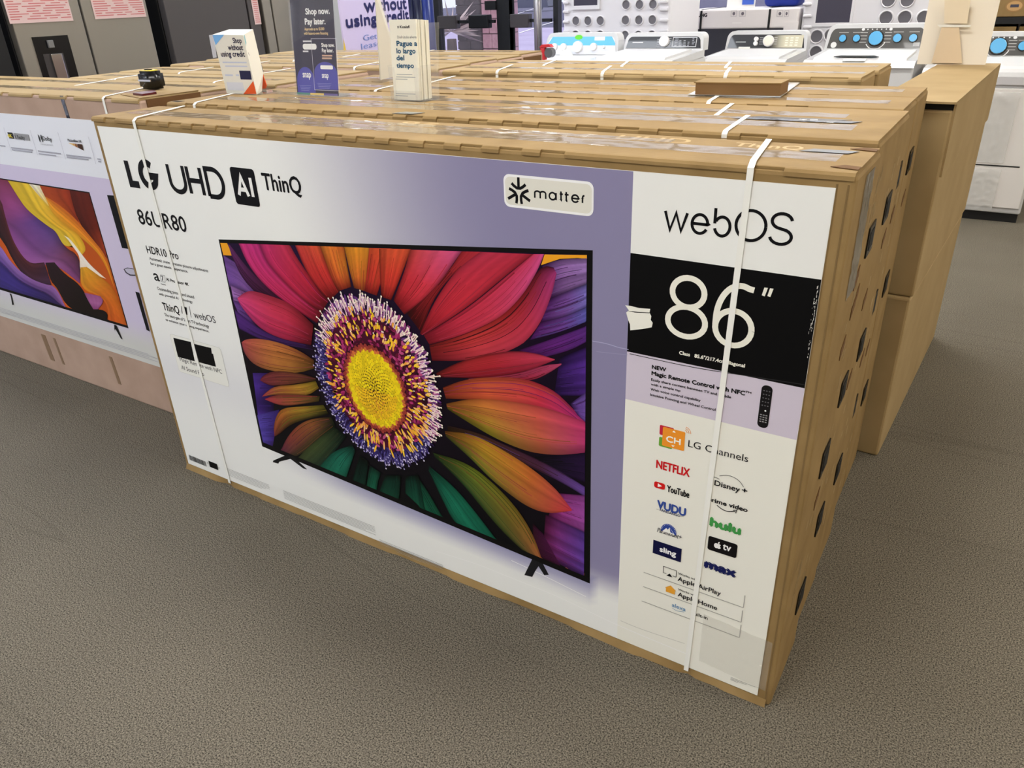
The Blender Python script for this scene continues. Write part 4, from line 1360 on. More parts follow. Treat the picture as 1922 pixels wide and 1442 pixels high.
Q.strip([(-2.0, .25), (-2.0, 1.15)], [(-.3, .2), (-.3, 1.15)], [(206, 84, 26), (206, 96, 30)], [(206, 96, 30), (190, 80, 30)], edge=0, base=1, n=10)
wave([(600, 100), (620, 180), (660, 330), (720, 450), (850, 640), (960, 740)], [(800, 130), (860, 400), (920, 600), (960, 740)], [(96, 30, 20), (70, 18, 10), (120, 40, 22)], [(84, 26, 16), (100, 30, 16), (180, 70, 36)], vein=.2)
wave([(345, 80), (390, 200), (440, 230), (560, 280), (680, 400)], [(605, 105), (620, 180), (650, 290), (690, 400)], [(170, 70, 30), (176, 74, 26), (130, 44, 16)], [(150, 50, 24), (120, 36, 16)], vein=.22)
wave([(390, 190), (440, 320), (560, 430), (740, 560), (900, 720), (1000, 980)], [(400, 180), (520, 250), (660, 370), (800, 540), (940, 710), (1000, 980)], [(226, 170, 40), (224, 150, 36), (222, 150, 36)], [(206, 100, 30), (210, 104, 30), (210, 110, 30)], vein=.14)
wave([(65, 35), (170, 200), (240, 300), (420, 440), (490, 480), (560, 620), (650, 610)], [(350, 82), (400, 200), (450, 320), (560, 430), (700, 520), (760, 640), (720, 690)], [(226, 190, 40), (232, 196, 50), (234, 200, 56), (232, 206, 70)], [(236, 200, 60), (224, 160, 40), (230, 176, 44)], vein=.12)
wave([(255, 70), (330, 160), (420, 260)], [(345, 82), (400, 190), (430, 260)], [(236, 226, 206), (228, 206, 150), (230, 190, 90)], edge=0)
wave([(560, 520), (600, 560), (640, 620), (700, 700), (700, 810)], [(600, 540), (640, 580), (720, 690), (800, 790), (930, 900)], [(240, 226, 200), (244, 232, 222), (240, 220, 200)], edge=0, vein=.03)
wave([(705, 800), (710, 990), (880, 1050), (940, 1130), (950, 1260)], [(760, 795), (880, 880), (1000, 980), (1060, 1150), (1120, 1330)], [(222, 160, 40), (220, 140, 36), (214, 110, 34), (206, 90, 30)], [(224, 160, 40), (206, 110, 30), (206, 96, 30)], vein=.12)
wave([(-300, -60), (-200, 400), (0, 480), (150, 690), (280, 800), (480, 760), (700, 940)], [(70, 38), (170, 200), (240, 300), (420, 440), (490, 480), (560, 620), (690, 690), (705, 830)], [(70, 24, 40), (120, 50, 90), (140, 76, 140), (150, 90, 150), (120, 60, 110)], [(130, 50, 80), (150, 70, 130), (90, 60, 130), (84, 60, 120), (90, 44, 50), (60, 30, 50)], vein=.12)
wave([(-300, -60), (0, 150), (60, 400), (130, 600), (250, 770), (390, 755)], [(-300, 300), (0, 500), (150, 810), (300, 935), (455, 955)], [(90, 30, 60), (80, 30, 40), (96, 40, 40), (70, 36, 50)], [(24, 14, 16), (30, 16, 20), (60, 36, 60)], vein=.25)
wave([(-300, 380), (0, 590), (100, 760), (250, 890), (400, 950), (490, 960), (580, 1155)], [(-300, 560), (0, 740), (150, 905), (300, 985), (420, 1030), (560, 1160)], [(150, 110, 196), (160, 120, 200), (150, 100, 170), (160, 110, 180)], [(80, 54, 130), (60, 40, 100), (40, 24, 60)], vein=.22)
wave([(-300, 560), (0, 740), (150, 905), (300, 985), (420, 1030), (580, 1160)], [(-300, 1000), (0, 1000), (200, 1060), (580, 1170)], [(70, 50, 130), (60, 44, 120), (50, 34, 80)], [(60, 50, 140), (76, 60, 150), (30, 20, 50)], vein=.25)
wave([(400, 758), (450, 930), (500, 970), (600, 1170), (940, 1270)], [(480, 755), (560, 850), (690, 940), (750, 1030), (830, 1160), (945, 1180), (940, 1270)], [(40, 22, 28), (26, 16, 14), (26, 17, 15)], edge=0, vein=.05)
wave([(740, 1020), (780, 1100), (820, 1165)], [(880, 1050), (912, 1095), (860, 1165)], [(150, 80, 130), (166, 96, 150), (130, 60, 110)], edge=.1)
Q.clip = None
Q.layer += 1
zk = Z(0, 330, 4.652)
for a in ([(88, 1025), (102, 1030), (125, 1125), (112, 1128), (98, 1050)], [(1000, 1298), (1022, 1305), (1072, 1425), (1060, 1420), (1012, 1335), (1005, 1350)]):
    Q.poly(Q.pxs(zk(a)), (20, 20, 22))
# icons along the top of the label
zi = Z(0, 230, 6.407)
for x, y0_, y1_ in ((52, 60, 365), (368, 90, 405), (702, 115, 465), (1070, 170, 520)):
    a = Q.px(*zi((x, y0_)))
    b = Q.px(*zi((x, y0_ + (y1_ - y0_) * .9)))
    Q.rect(a[0] - .001, a[0] + .001, b[1], a[1], (186, 186, 196))
Q.tpx('4K', zi((105, 175)), zi((160, 183)), zi((105, 138)), (226, 206, 70), .0008)
a = Q.pxs(zi([(95, 115), (168, 125), (178, 195), (108, 188)]))
Q.layer -= 1
Q.rect(a[0][0], a[2][0], a[3][1], a[0][1], (20, 20, 20))
a = Q.pxs(zi([(170, 125), (360, 145), (368, 222), (180, 195)]))
Q.rect(a[0][0], a[2][0], (a[3][1] + a[2][1]) / 2, (a[0][1] + a[1][1]) / 2, (150, 150, 152))
Q.layer += 1
Q.tpx('X Reality', zi((190, 192)), zi((310, 205)), zi((188, 150)), (50, 50, 54), .0005)
Q.tpx('Dolby', zi((530, 212)), zi((635, 232)), zi((525, 165)), (30, 30, 34), .0004)
for k in (0, 1):
    c = Q.px(*zi((480 + 26 * k, 190)))
    Q.poly([(c[0] + (.0075 * math.cos(t)) * (1 if k == 0 else -1) - (.004 if k == 0 else -.004), c[1] + .014 * math.sin(t)) for t in np.linspace(-1.57, 1.57, 10)], (20, 20, 24))
Q.tpx('VISION ATMOS', zi((495, 265)), zi((648, 282)), zi((493, 250)), (150, 150, 158))
Q.tpx('Motionflow XR', zi((825, 225)), zi((990, 243)), zi((822, 195)), (60, 60, 66), .0004)
w0, w1_, w2_ = Q.pxs(zi([(830, 245), (995, 262), (998, 335)]))
wx = w1_[0] - w0[0]
for k, c in enumerate([(226, 190, 120), (206, 160, 90), (150, 100, 60), (70, 44, 30)]):
    f0, f1 = [0, .3, .45, .65][k], [.3, .45, .63, 1.][k]
    hh = w0[1] - w2_[1]
    Q.poly([(w0[0] + wx * f0, w0[1]), (w0[0] + wx * f1 - .001, w0[1]), (w0[0] + wx * f1 - .001, w0[1] - hh * f1), (w0[0] + wx * f0, w0[1] - hh * f0)], c)
for a, b in (((137, 290), (400, 322)), ((145, 315), (390, 348)), ((460, 330), (740, 370)), ((470, 362), (680, 390)), ((800, 378), (1100, 412)), ((806, 402), (1070, 442)), ((1175, 425), (1215, 435)), ((1185, 455), (1220, 465)), ((0, 265), (70, 275))):
    p0, p1 = Q.px(*zi(a)), Q.px(*zi(b))
    Q.rect(p0[0], p1[0], p0[1] - .006, p0[1] - .001, (168, 168, 180))
# accessories printed beside the set
Q.poly(Q.pxs([(202, 366), (216, 367), (242, 467), (230, 465)]), (14, 14, 18))
Q.poly(Q.pxs([(233, 505), (240, 502), (262, 506), (266, 518), (245, 517), (237, 512)]), (60, 56, 66))
Q.poly(Q.pxs([(255, 547), (262, 549), (282, 622), (276, 619)]), (22, 22, 26))
Q.layer += 1
Q.poly(Q.pxs([(235, 505), (241, 503.5), (262, 507), (266, 516), (246, 515), (239, 511)]), (190, 186, 204))
a = Q.px(0, 583)[1]
for k in range(4):
    Q.rect(-2.1, -.45 + .06 * (k % 2), .266 - k * .0075, .2675 - k * .0075 + .001, (184, 182, 188))
Q.build('label_print', ll)

# ------------------------------------------------------------------ things standing on the cartons
def frame3(o, a, b):
    return Art(o, np.asarray(a) - np.asarray(o), np.asarray(b) - np.asarray(o), base=.0006, eps=.0001)


ZT = H + .001
# paper block sign
t = thing('cardboard_sign', 'white paper block sign with orange corner reading Shop without using credit', 'sign', (.05, .57, ZT))
TL, TR_, BR, BL = at(399, 65, 1, .52), at(456, 66, 1, .52), at(482, 176, 1, .52), at(425, 172, 1, .52)
BL[2] = BR[2] = ZT + .004
T2, B2 = at(475, 55, 1, .615), at(494, 137, 1, .615)
dd = np.array((0, .095, 0))
TL2, BL2 = TL + (-.02, .09, .012), BL + (.01, .09, .03)
PAPER = mat('bright_paper', (226, 223, 212), .6)
MB().add([BL, BR, TR_, TL, BL2, B2 * (1, 1, 1), T2, TL2, BR + (-.07, .085, 0), BL + (.02, .085, 0)],
         [(0, 1, 2, 3), (1, 5, 6, 2), (3, 2, 6, 7), (0, 3, 7, 4), (1, 8, 5), (0, 4, 9), (4, 7, 6, 5), (4, 5, 8, 9), (0, 9, 8, 1)]).build('block', PAPER, t)
a = frame3(BL, BR, TL)
BLU, ORN, NAVY = (116, 172, 226), (222, 92, 44), (26, 26, 60)
a.poly(a.pxs([(399, 66), (421, 65), (405, 85)]), BLU)
a.poly(a.pxs([(457, 176.5), (475.5, 152), (481.5, 176.5)]), ORN)
for s_, l, r, tp in (('Shop', (438, 81), (454, 80), (435, 71)), ('without', (429, 94), (456.5, 92.5), (427, 84)), ('using credit', (416, 106), (460, 104.5), (413, 96))):
    a.tpx(s_, l, r, tp, NAVY, .0006)
for l, r, hh in (((418, 117), (463, 116), .004), ((423, 124), (464, 123), .004), ((423, 141), (437, 140), .005), ((443, 141), (449, 141), .005)):
    p, q = a.px(*l), a.px(*r)
    a.rect(p[0], q[0], p[1] - hh / 2, p[1] + hh / 2, (190, 196, 214))
p, q = a.px(452, 149), a.px(470, 133)
a.rect(p[0], q[0], p[1], q[1], (40, 40, 70))
p, q = a.px(428, 169), a.px(456, 155)
a.rect(p[0], q[0], p[1], q[1], (206, 208, 216))
a.build('sign_print', t)
a = frame3(BR, B2 + (B2 - BR) * 0 + np.array((0, 0, BR[2] - B2[2])), TR_)
a.poly(a.pxs([(457, 66.5), (464, 63), (461.5, 87)]), (130, 176, 184))
for s_, l, r, tp in (('Shop', (469, 71), (477, 67), (468, 63)), ('without', (469, 85), (480, 80), (468, 76)), ('using credit', (467, 104), (483, 96), (466, 96))):
    a.tpx(s_, l, r, tp, (90, 80, 96), .0003)
p, q = a.px(484, 138), a.px(491, 122)
a.rect(p[0], q[0], p[1], q[1], (50, 48, 70))
a.build('side_panel_print', t)
MB().prism([at(493, 140, 1, .62), at(500, 160, 1, .62), at(498, 166, 1, .62), at(489, 167, 1, .62)], (0, .003, 0)).build('orange_foot', mat('orange_card', ORN, .6), t)
MB().box(-.03, .125, .525, .64, ZT, ZT + .004).build('clear_base', ACRYL, t)
MB().prism([at(392, 66, 1, .55), at(400, 65, 1, .55), at(405, 108, 1, .55), at(400, 109, 1, .55)], (0, .004, 0)).build('side_tab', mat('pale_grey_card', (196, 196, 204), .5), t)

# dark sign in an acrylic stand
bl, br = np.array((.288, .553, ZT + .006)), np.array((.474, .55, ZT + .006))
up = np.array((-.0, .035, .34))
t = thing('acrylic_sign', 'dark purple Shop now Pay later sign in a clear acrylic stand', 'sign', (.38, .57, ZT))
tl, tr = bl + up, br + up
DPUR = mat('dark_purple_card', (40, 32, 62), .35)
nrm = np.cross(br - bl, up)
nrm /= np.linalg.norm(nrm)
MB().prism([bl, br, tr, tl], -nrm * .003).build('insert_card', DPUR, t)
MB().prism([bl - (.006, 0, .005), br + (.006, 0, -.005), tr + (.006, 0, .004), tl + (-.006, 0, .004)], nrm * .002).build('front_sheet', ACRYL, t)
MB().prism([bl - (.006, 0, .005), br + (.006, 0, -.005), br + (.006, .09, -.005), bl + (-.006, .09, -.005)], (0, 0, .003)).build('foot', ACRYL, t)
a = frame3(bl, br, tl)
WH = (240, 240, 240)
a.tpx('Shop now.', (574, 27), (619, 27), (573, 16), WH, .0009)
a.tpx('Pay later.', (573, 46), (611, 46), (573, 35), WH, .0009)
a.tpx('Approvals up to $5,000', (572, 57), (609, 57), (572, 52), (226, 196, 150), .0003)
a.tpx('with lease-to-own financing', (571, 65), (616, 65), (571, 60), (226, 196, 150), .0003)
p, q = a.px(569, 93), a.px(594, 82)
a.rrect(p[0], q[0], p[1], q[1], .008, WH)
for (u0, v0, u1, v1) in ((569, 79, 585, 76), (569, 98, 579, 95)):
    p, q = a.px(u0, v0), a.px(u1, v1)
    a.rect(p[0], q[0], p[1], q[1], (220, 220, 226))
p, q = a.px(560, 175), a.px(589.5, 126)
a.poly([(p[0], p[1]), (q[0], p[1])] + arc((p[0] + q[0]) / 2, q[1] - .045, (q[0] - p[0]) / 2, .045, 0, 180, 18), (82, 82, 170))
p, q = a.px(590, 169), a.px(632, 70)
lw = .0012
x0_, x1_ = p[0] + .002, q[0] - .002
y0_, y1_ = p[1], q[1] - .003
a.layer = 2
for r_ in ((x0_, x1_, y0_, y0_ + lw), (x0_, x1_, y1_ - lw, y1_), (x0_, x0_ + lw, y0_, y1_), (x1_ - lw, x1_, y0_, y1_)):
    a.rect(*r_, (220, 216, 230))
xm = (x0_ + x1_) / 2
a.poly([(x0_ + .004, y0_ + .003), (x1_ - .004, y0_ + .003)] + arc(xm, y0_ + .05, (x1_ - x0_) / 2 - .004, .035, 0, 180, 16), (82, 82, 170))
a.layer = 3
a.tpx('Shop now.', (604, 88), (628, 87), (603, 81), WH, .0005)
a.tpx('Pay later.', (605, 98), (626, 97), (604, 91), WH, .0005)
for (u0, v0, u1, v1) in ((605, 106, 624, 103), (605, 111, 623, 108)):
    p, q = a.px(u0, v0), a.px(u1, v1)
    a.rect(p[0], q[0], p[1], q[1], (206, 170, 150))
p, q = a.px(602, 130), a.px(625, 123)
a.rrect(p[0], q[0], p[1], q[1], .004, WH)
a.tpx('snap', (569, 145), (584, 144), (568, 137), WH, .0006)
a.tpx('snap', (605, 146), (617, 145), (604, 139), WH, .0005)
for k in range(4):
    for u0, u1, v0 in ((563, 584, 160), (596, 622, 156)):
        p, q = a.px(u0 + k, v0 + 3 * k), a.px(u1 - k, v0 + 3 * k)
        a.rect(p[0], q[0], p[1] - .001, p[1], (150, 150, 210))
for k, c in enumerate([(90, 140, 130), (226, 200, 120), (110, 100, 160)]):
    w = (br - bl)[0]
    a.rect(w * k / 3, w * (k + 1) / 3, 0, .006, c)
a.build('sign_print', t)

# brochures in a clear holder
t = thing('brochure_holder', 'clear acrylic brochure holder standing on the cartons', 'brochure holder', (.77, .58, ZT))
x0_, x1_, yf, yk = .708, .826, .535, .615
MB().box(x0_, x1_, yf - .003, yf, ZT, ZT + .03).box(x0_, x0_ + .022, yf - .003, yf, ZT, ZT + .095).box(x1_ - .022, x1_, yf - .003, yf, ZT, ZT + .095).build('front_lip', ACRYL, t)
for xx in (x0_ - .003, x1_):
    MB().box(xx, xx + .003, yf, yk, ZT, ZT + .1).build('cheek', ACRYL, t)
MB().prism([(x0_, yk, ZT), (x1_, yk, ZT), (x1_ + .004, yk + .02, ZT + .21), (x0_ + .004, yk + .02, ZT + .21)], (0, .003, 0)).build('back_sheet', ACRYL, t)
MB().box(x0_, x1_, yf, yk + .05, ZT, ZT + .003).build('base', ACRYL, t)
BRO = mat('cream_brochure', (236, 234, 220), .55)
for k in range(6):
    y_ = yf + .004 + k * .011
    dx = random.uniform(-.002, .002)
    t = thing('brochure', ['front brochure reading Pague a lo largo del tiempo in the holder', 'second brochure behind the front one in the holder', 'third brochure from the front in the clear holder', 'fourth brochure from the front in the clear holder', 'fifth brochure from the front in the clear holder', 'rearmost brochure against the back of the clear holder'][k], 'brochure', (.765, y_, ZT), group='brochures in the clear holder')
    lean = .012
    MB().prism([(x0_ + .006 + dx, y_, ZT + .004), (x1_ - .014 + dx, y_, ZT + .004), (x1_ - .014 + dx, y_ + lean, ZT + .222 - .001 * k), (x0_ + .006 + dx, y_ + lean, ZT + .222 - .001 * k)], (0, .008, 0)).build('sheet', BRO, t)
    if k == 0:
        a = frame3((x0_ + .006 + dx, y_, ZT + .004), (x1_ - .014 + dx, y_, ZT + .004), (x0_ + .006 + dx, y_ + lean, ZT + .222))
        TEAL = (34, 84, 116)
        a.tpx('Koalafi', (751, 53), (769, 53), (751, 48), (50, 50, 56), .0003)
        a.tpx('Disfrútelo ahora', (746, 72), (782, 72), (746, 67), (120, 124, 130))
        a.tpx('Pague a', (745, 86), (783, 85), (745, 77), TEAL, .0007)
        a.tpx('lo largo', (745, 100), (780, 99), (745, 91), TEAL, .0007)
        a.tpx('del', (745, 113), (759, 113), (745, 104), TEAL, .0007)
        a.tpx('tiempo', (745, 127), (777, 127), (745, 119), TEAL, .0007)
        for u0, u1, v in ((745, 774, 140), (744, 780, 145), (743, 765, 149), (743, 780, 176), (743, 766, 180)):
            p, q = a.px(u0, v), a.px(u1, v)
            a.rect(p[0], q[0], p[1], p[1] + .0016, (150, 156, 160))
        a.tpx('x', (746, 53), (749, 53), (746, 49), (60, 60, 66), .0003)
        a.build('cover_print', t)

# leaning white board seen from the side
t = thing('easel_sign', 'white easel-backed sign board seen edge-on behind the brochures', 'sign', (.22, 1.1, HL))
b1, b2 = at(713, 150, 2, HL - .004), at(753, 140, 2, HL - .004)
tp1, tp2 = at(703, -10, 1, b1[1] + .01), at(709, -10, 1, b1[1] + .12)
GB = mat('grey_white_board', (206, 202, 190), .6)
vv = np.cross(b2 - b1, tp1 - b1)
vv /= np.linalg.norm(vv)
MB().prism([b1, b2, tp2, tp1], vv * .004).build('board', GB, t)
MB().prism([b2, b2 + (.006, .004, 0), tp2 + (.006, .004, 0), tp2], vv * .006).build('clear_edge', ACRYL, t)

# flat brown box on a glossy print
t = thing('printed_card', 'glossy blue and white printed card lying flat on the cartons', 'card', (1.6, 1.0, ZT))
MB().prism([(1.52, .87, ZT + .002), (1.775, .885, ZT + .002), (1.745, 1.222, ZT + .002), (1.49, 1.20, ZT + .002)], (0, 0, .002)).build('sheet', mat('glossy_white_card', (226, 230, 236), .12, coat=.5), t)
a = Art((1.5, .9, ZT + .004), (1, 0, 0), (0, 1, 0), base=.0004)
a.poly([(.07, .12), (.2, .12), (.18, .27), (.06, .27)], (60, 84, 140))
a.poly([(.21, .12), (.245, .12), (.225, .28), (.19, .28)], (40, 84, 130))
a.rect(.02, .03, .15, .24, (60, 60, 66))
a.rect(.04, .05, .2, .28, (60, 60, 66))
a.build('card_print', t)
t = thing('small_box', 'small flat brown cardboard box lying on the cartons', 'box', (1.655, .93, ZT + .0045))
MB().prism([(1.542, .866, ZT + .0046), (1.772, .886, ZT + .0046), (1.768, .985, ZT + .0046), (1.536, .965, ZT + .0046)], (0, 0, .03)).build('body', KRAFT_D if False else mat('mid_brown_card', (128, 96, 58), .7), t)
MB().prism([(1.538, .862, ZT + .0346), (1.774, .883, ZT + .0346), (1.77, .988, ZT + .0346), (1.534, .968, ZT + .0346)], (0, 0, .003)).build('lid', KRAFT, t)

# tape measure
t = thing('tape_measure', 'black and yellow tape measure on the left carton', 'tape measure', (-.335, .455, HL + .002))
bm = bmesh.new()
bmesh.ops.create_cube(bm, size=1)
for v in bm.verts:
    v.co = (-.335 + v.co.x * .085, .455 + v.co.y * .055, HL + .033 + v.co.z * .06)
bmesh.ops.bevel(bm, geom=[e for e in bm.edges], offset=.009, segments=2, affect='EDGES')
MB().bm(bm).build('case', BLACKP, t, smooth=True)
MB().box(-.365, -.31, .438, .472, HL + .061, HL + .066, bev=.002).build('yellow_top', mat('yellow_plastic', (226, 200, 40), .35), t)
MB().box(-.35, -.342, .445, .46, HL + .065, HL + .069).box(-.335, -.325, .445, .46, HL + .065, HL + .069).build('lock_button', BLACKP, t)
MB().box(-.37, -.3, .4245, .428, HL + .03, HL + .036).build('side_clip', CHROME, t)
MB().prism([at(250, 178, 2, HL + .003), at(268, 180, 2, HL + .003), at(294, 176, 2, HL + .003), at(290, 172, 2, HL + .003)], (0, 0, .006)).build('red_tab', mat('dark_red_plastic', (84, 16, 24), .4), t)

# sign on the tall stack, seen from behind
t = thing('back_of_sign', 'cream board with a plastic easel back on the tall carton stack', 'sign', (2.06, 2.38, 1.1965))
ys = 2.38
cx0, cx1 = at(1722, 113, 1, ys)[0], at(1851, 115, 1, ys)[0]
CREAM = mat('cream_board', (226, 216, 198), .6)
MB().prism([(cx0, ys, 1.1965), (cx1, ys, 1.1965), (cx1, ys + .03, 1.62), (cx0, ys + .03, 1.62)], (0, .004, 0)).build('board', CREAM, t)
ef = mat('tan_easel', (214, 192, 160), .4)
q = [at(u, v, 1, ys - .012) for u, v in ((1748, 118), (1806, 119), (1800, 50), (1768, 50))]
MB().prism(q, (0, .004, 0)).build('easel_leg', ef, t)
q = [at(u, v, 1, ys - .012) for u, v in ((1772, 44), (1815, 44), (1822, 0), (1773, 0))]
MB().prism(q, (0, .004, 0)).build('easel_leg', mat('pale_tan_easel', (222, 206, 178), .3), t)
q = [at(u, v, 1, ys - .014) for u, v in ((1759, 46), (1823, 47), (1820, 51), (1763, 51))]
MB().prism(q, (0, .004, 0)).build('slot_flap', PAPER, t)

# ------------------------------------------------------------------ refrigerators along the left
XF = -2.4
yF = lambda u, v: at(u, v, 0, XF)[1]


def fridge(label, y0, y1, split, m, name='refrigerator', h=1.78, dispenser=None, stickers=(), side=None, group='refrigerators along the left wall'):
    t = thing(name, label, 'refrigerator', (XF - .38, (y0 + y1) / 2, 0), group=group)
    MB().box(XF - .72, XF - .07, y0 + .004, y1 - .004, .02, h - .01, bev=.006).build('cabinet', side or BLACK, t)
    for a, b in ((y0, split), (split, y1)):
        if b - a > .02:
            d = MB().box(XF - .06, XF, a + .006, b - .006, .08, h, bev=.006).build('door', m, t)
    if dispenser:
        a, b, z0, z1 = dispenser
        f = MB().box(XF - .001, XF + .004, a, b, z0, z1).build('dispenser', BLACKP, t)
        MB().box(XF + .004, XF + .005, a + .035, b - .055, z0 + .01, z1 - .09).build('niche_back', mat('niche_grey', (62, 58, 58), .4), f)
        MB().box(XF + .005, XF + .02, a + .075, b - .1, z1 - .06, z1 - .02, bev=.003).build('spout_block', GREYP, f)
        MB().box(XF + .005, XF + .022, a + .07, a + .135, z0 + .07, z1 - .09, bev=.005).build('paddle', CHROME, f)
    for (a, b, z0, z1) in stickers:
        st = MB().box(XF + .002, XF + .0035, a, b, z0, z1).build('warning_sheet', mat('pinkish_paper', (218, 190, 186), .5), t)
        ar = Art((XF + .0035, a, 0), (0, 1, 0), (0, 0, 1), base=.0005)
        zz = z1 - .012
        while zz > z0 + .008:
            xx = .01
            while xx < b - a - .02:
                w = random.uniform(.04, .12)
                ar.rect(xx, min(xx + w, b - a - .008), zz, zz + .0045, (196, 110, 110))
                xx += w + random.uniform(.015, .05)
            zz -= .0125
        ar.build('red_print', st)
    return t


y1a, y1b, y1c = yF(38, 100), yF(174, 100), yF(297, 100)
dz0, dz1 = at(100, 67, 0, XF)[2] - .42, at(90, 68, 0, XF)[2]
fridge('black refrigerator at the far left edge, next to the steel one with dispenser', y1a - .85, y1a - .05, y1a - .45, BLACK)
fridge('stainless refrigerator with black water dispenser and two red-lettered sheets', y1a, y1c, y1b, STEEL,
       dispenser=(yF(60, 75), yF(126, 66), dz0, dz1), stickers=((yF(14, 30), yF(135, 30), at(75, 42, 0, XF)[2], 1.72), (yF(177, 30), yF(274, 30), at(220, 34, 0, XF)[2], 1.72)))
y2a, y2b, y2c = yF(318, 60), yF(472, 60), yF(497, 80)
fridge('dark grey refrigerator with a pink sheet, behind the white paper sign', y2a, y2c, y2b, DSTEEL, stickers=((yF(474, 20), yF(486, 20), at(480, 46, 0, XF)[2], 1.72),))
y3a, y3c = y2c + .03, yF(590, 60)
fridge('olive steel refrigerator partly behind the dark purple sign', y3a, y3c, y3a + .09, STEEL)
t = thing('clip_rack', 'black stand with two pale arms behind the dark purple sign', 'rack', (XF + .06, y3c - .05, 0))
MB().box(XF + .03, XF + .07, y3c - .06, y3c + .1, 0, 1.6).build('post', BLACK, t)
for v in (14, 70):
    p, q = at(552, v + 12, 0, XF + .08), at(572, v - 10, 0, XF + .08)
    MB().cyl(p, q, .012, n=8).build('arm', mat('pale_arm', (190, 190, 188), .5), t)

# ------------------------------------------------------------------ poster, roll and posts near the doors
pc = at(700, 55, 1, 4.3)
dr = np.array((-.42, .907, 0))
po = Art(pc, dr, (0, 0, 1), base=.004, eps=.0004)
xa, xb = po.px(643, 60)[0], po.px(771, 60)[0]
if xa > xb:
    po = Art(pc, -dr, (0, 0, 1), base=.004, eps=.0004)
    xa, xb = po.px(643, 60)[0], po.px(771, 60)[0]
t = thing('poster_board', 'tall lilac poster board with navy letters reading without using credit', 'poster', (pc[0], pc[1], 0))
c0, c1_ = po.o + po.ex * xa, po.o + po.ex * xb
MB().prism([(c0[0], c0[1], .02), (c1_[0], c1_[1], .02), (c1_[0], c1_[1], 1.9), (c0[0], c0[1], 1.9)], -po.n * .01).build('board', mat('lilac_board', (222, 206, 236), .5), t)
NV = (22, 24, 84)
po.tpx('without', (684, 23), (763, 17), (686, -2), NV, .006)
po.tpx('using credit', (650, 52), (767, 38), (650, 30), NV, .006)
po.tpx('Get approved', (682, 77), (764, 66), (682, 66), (120, 140, 196))
po.tpx('lease to', (678, 93), (736, 87), (678, 82), (120, 140, 196))
po.tpx('in', (697, 102), (705, 101), (697, 96), (120, 140, 196))
po.build('poster_print', t)
qp = Art(po.o, po.ex, (0, 0, 1), base=.004)
qp.poly([po.px(644, 72), po.px(650, 101), po.px(644, 101)], (232, 196, 60))
qp.build('yellow_corner', t)
p0 = at(790, 60, 1, 6.6)
t = thing('wrapped_roll', 'dark blue plastic-wrapped roll standing beside the glass doors', 'roll', (p0[0], p0[1], 0))
for k, (dx, r, m) in enumerate(((-.12, .1, (24, 28, 60)), (.02, .09, (16, 18, 44)), (.13, .07, (30, 44, 110)))):
    MB().cyl((p0[0] + dx, 6.6, 0), (p0[0] + dx, 6.6, 1.9), r, n=16).build('wrap_fold', mat('blue_wrap_%s' % 'abc'[k], m, .3), t, smooth=True)
pq = at(1010, 60, 1, 6.3)
t = thing('metal_post', 'slim chrome post standing in front of the glass doors', 'post', (pq[0], 6.3, 0))
MB().cyl((pq[0], 6.3, .012), (pq[0], 6.3, 2.2), .042, n=20).build('tube', mat('satin_chrome', (150, 146, 146), .3, metal=.9), t, smooth=True)
MB().cyl((pq[0], 6.3, 0), (pq[0], 6.3, .012), .12, n=20).build('base_plate', BLACKP, t)

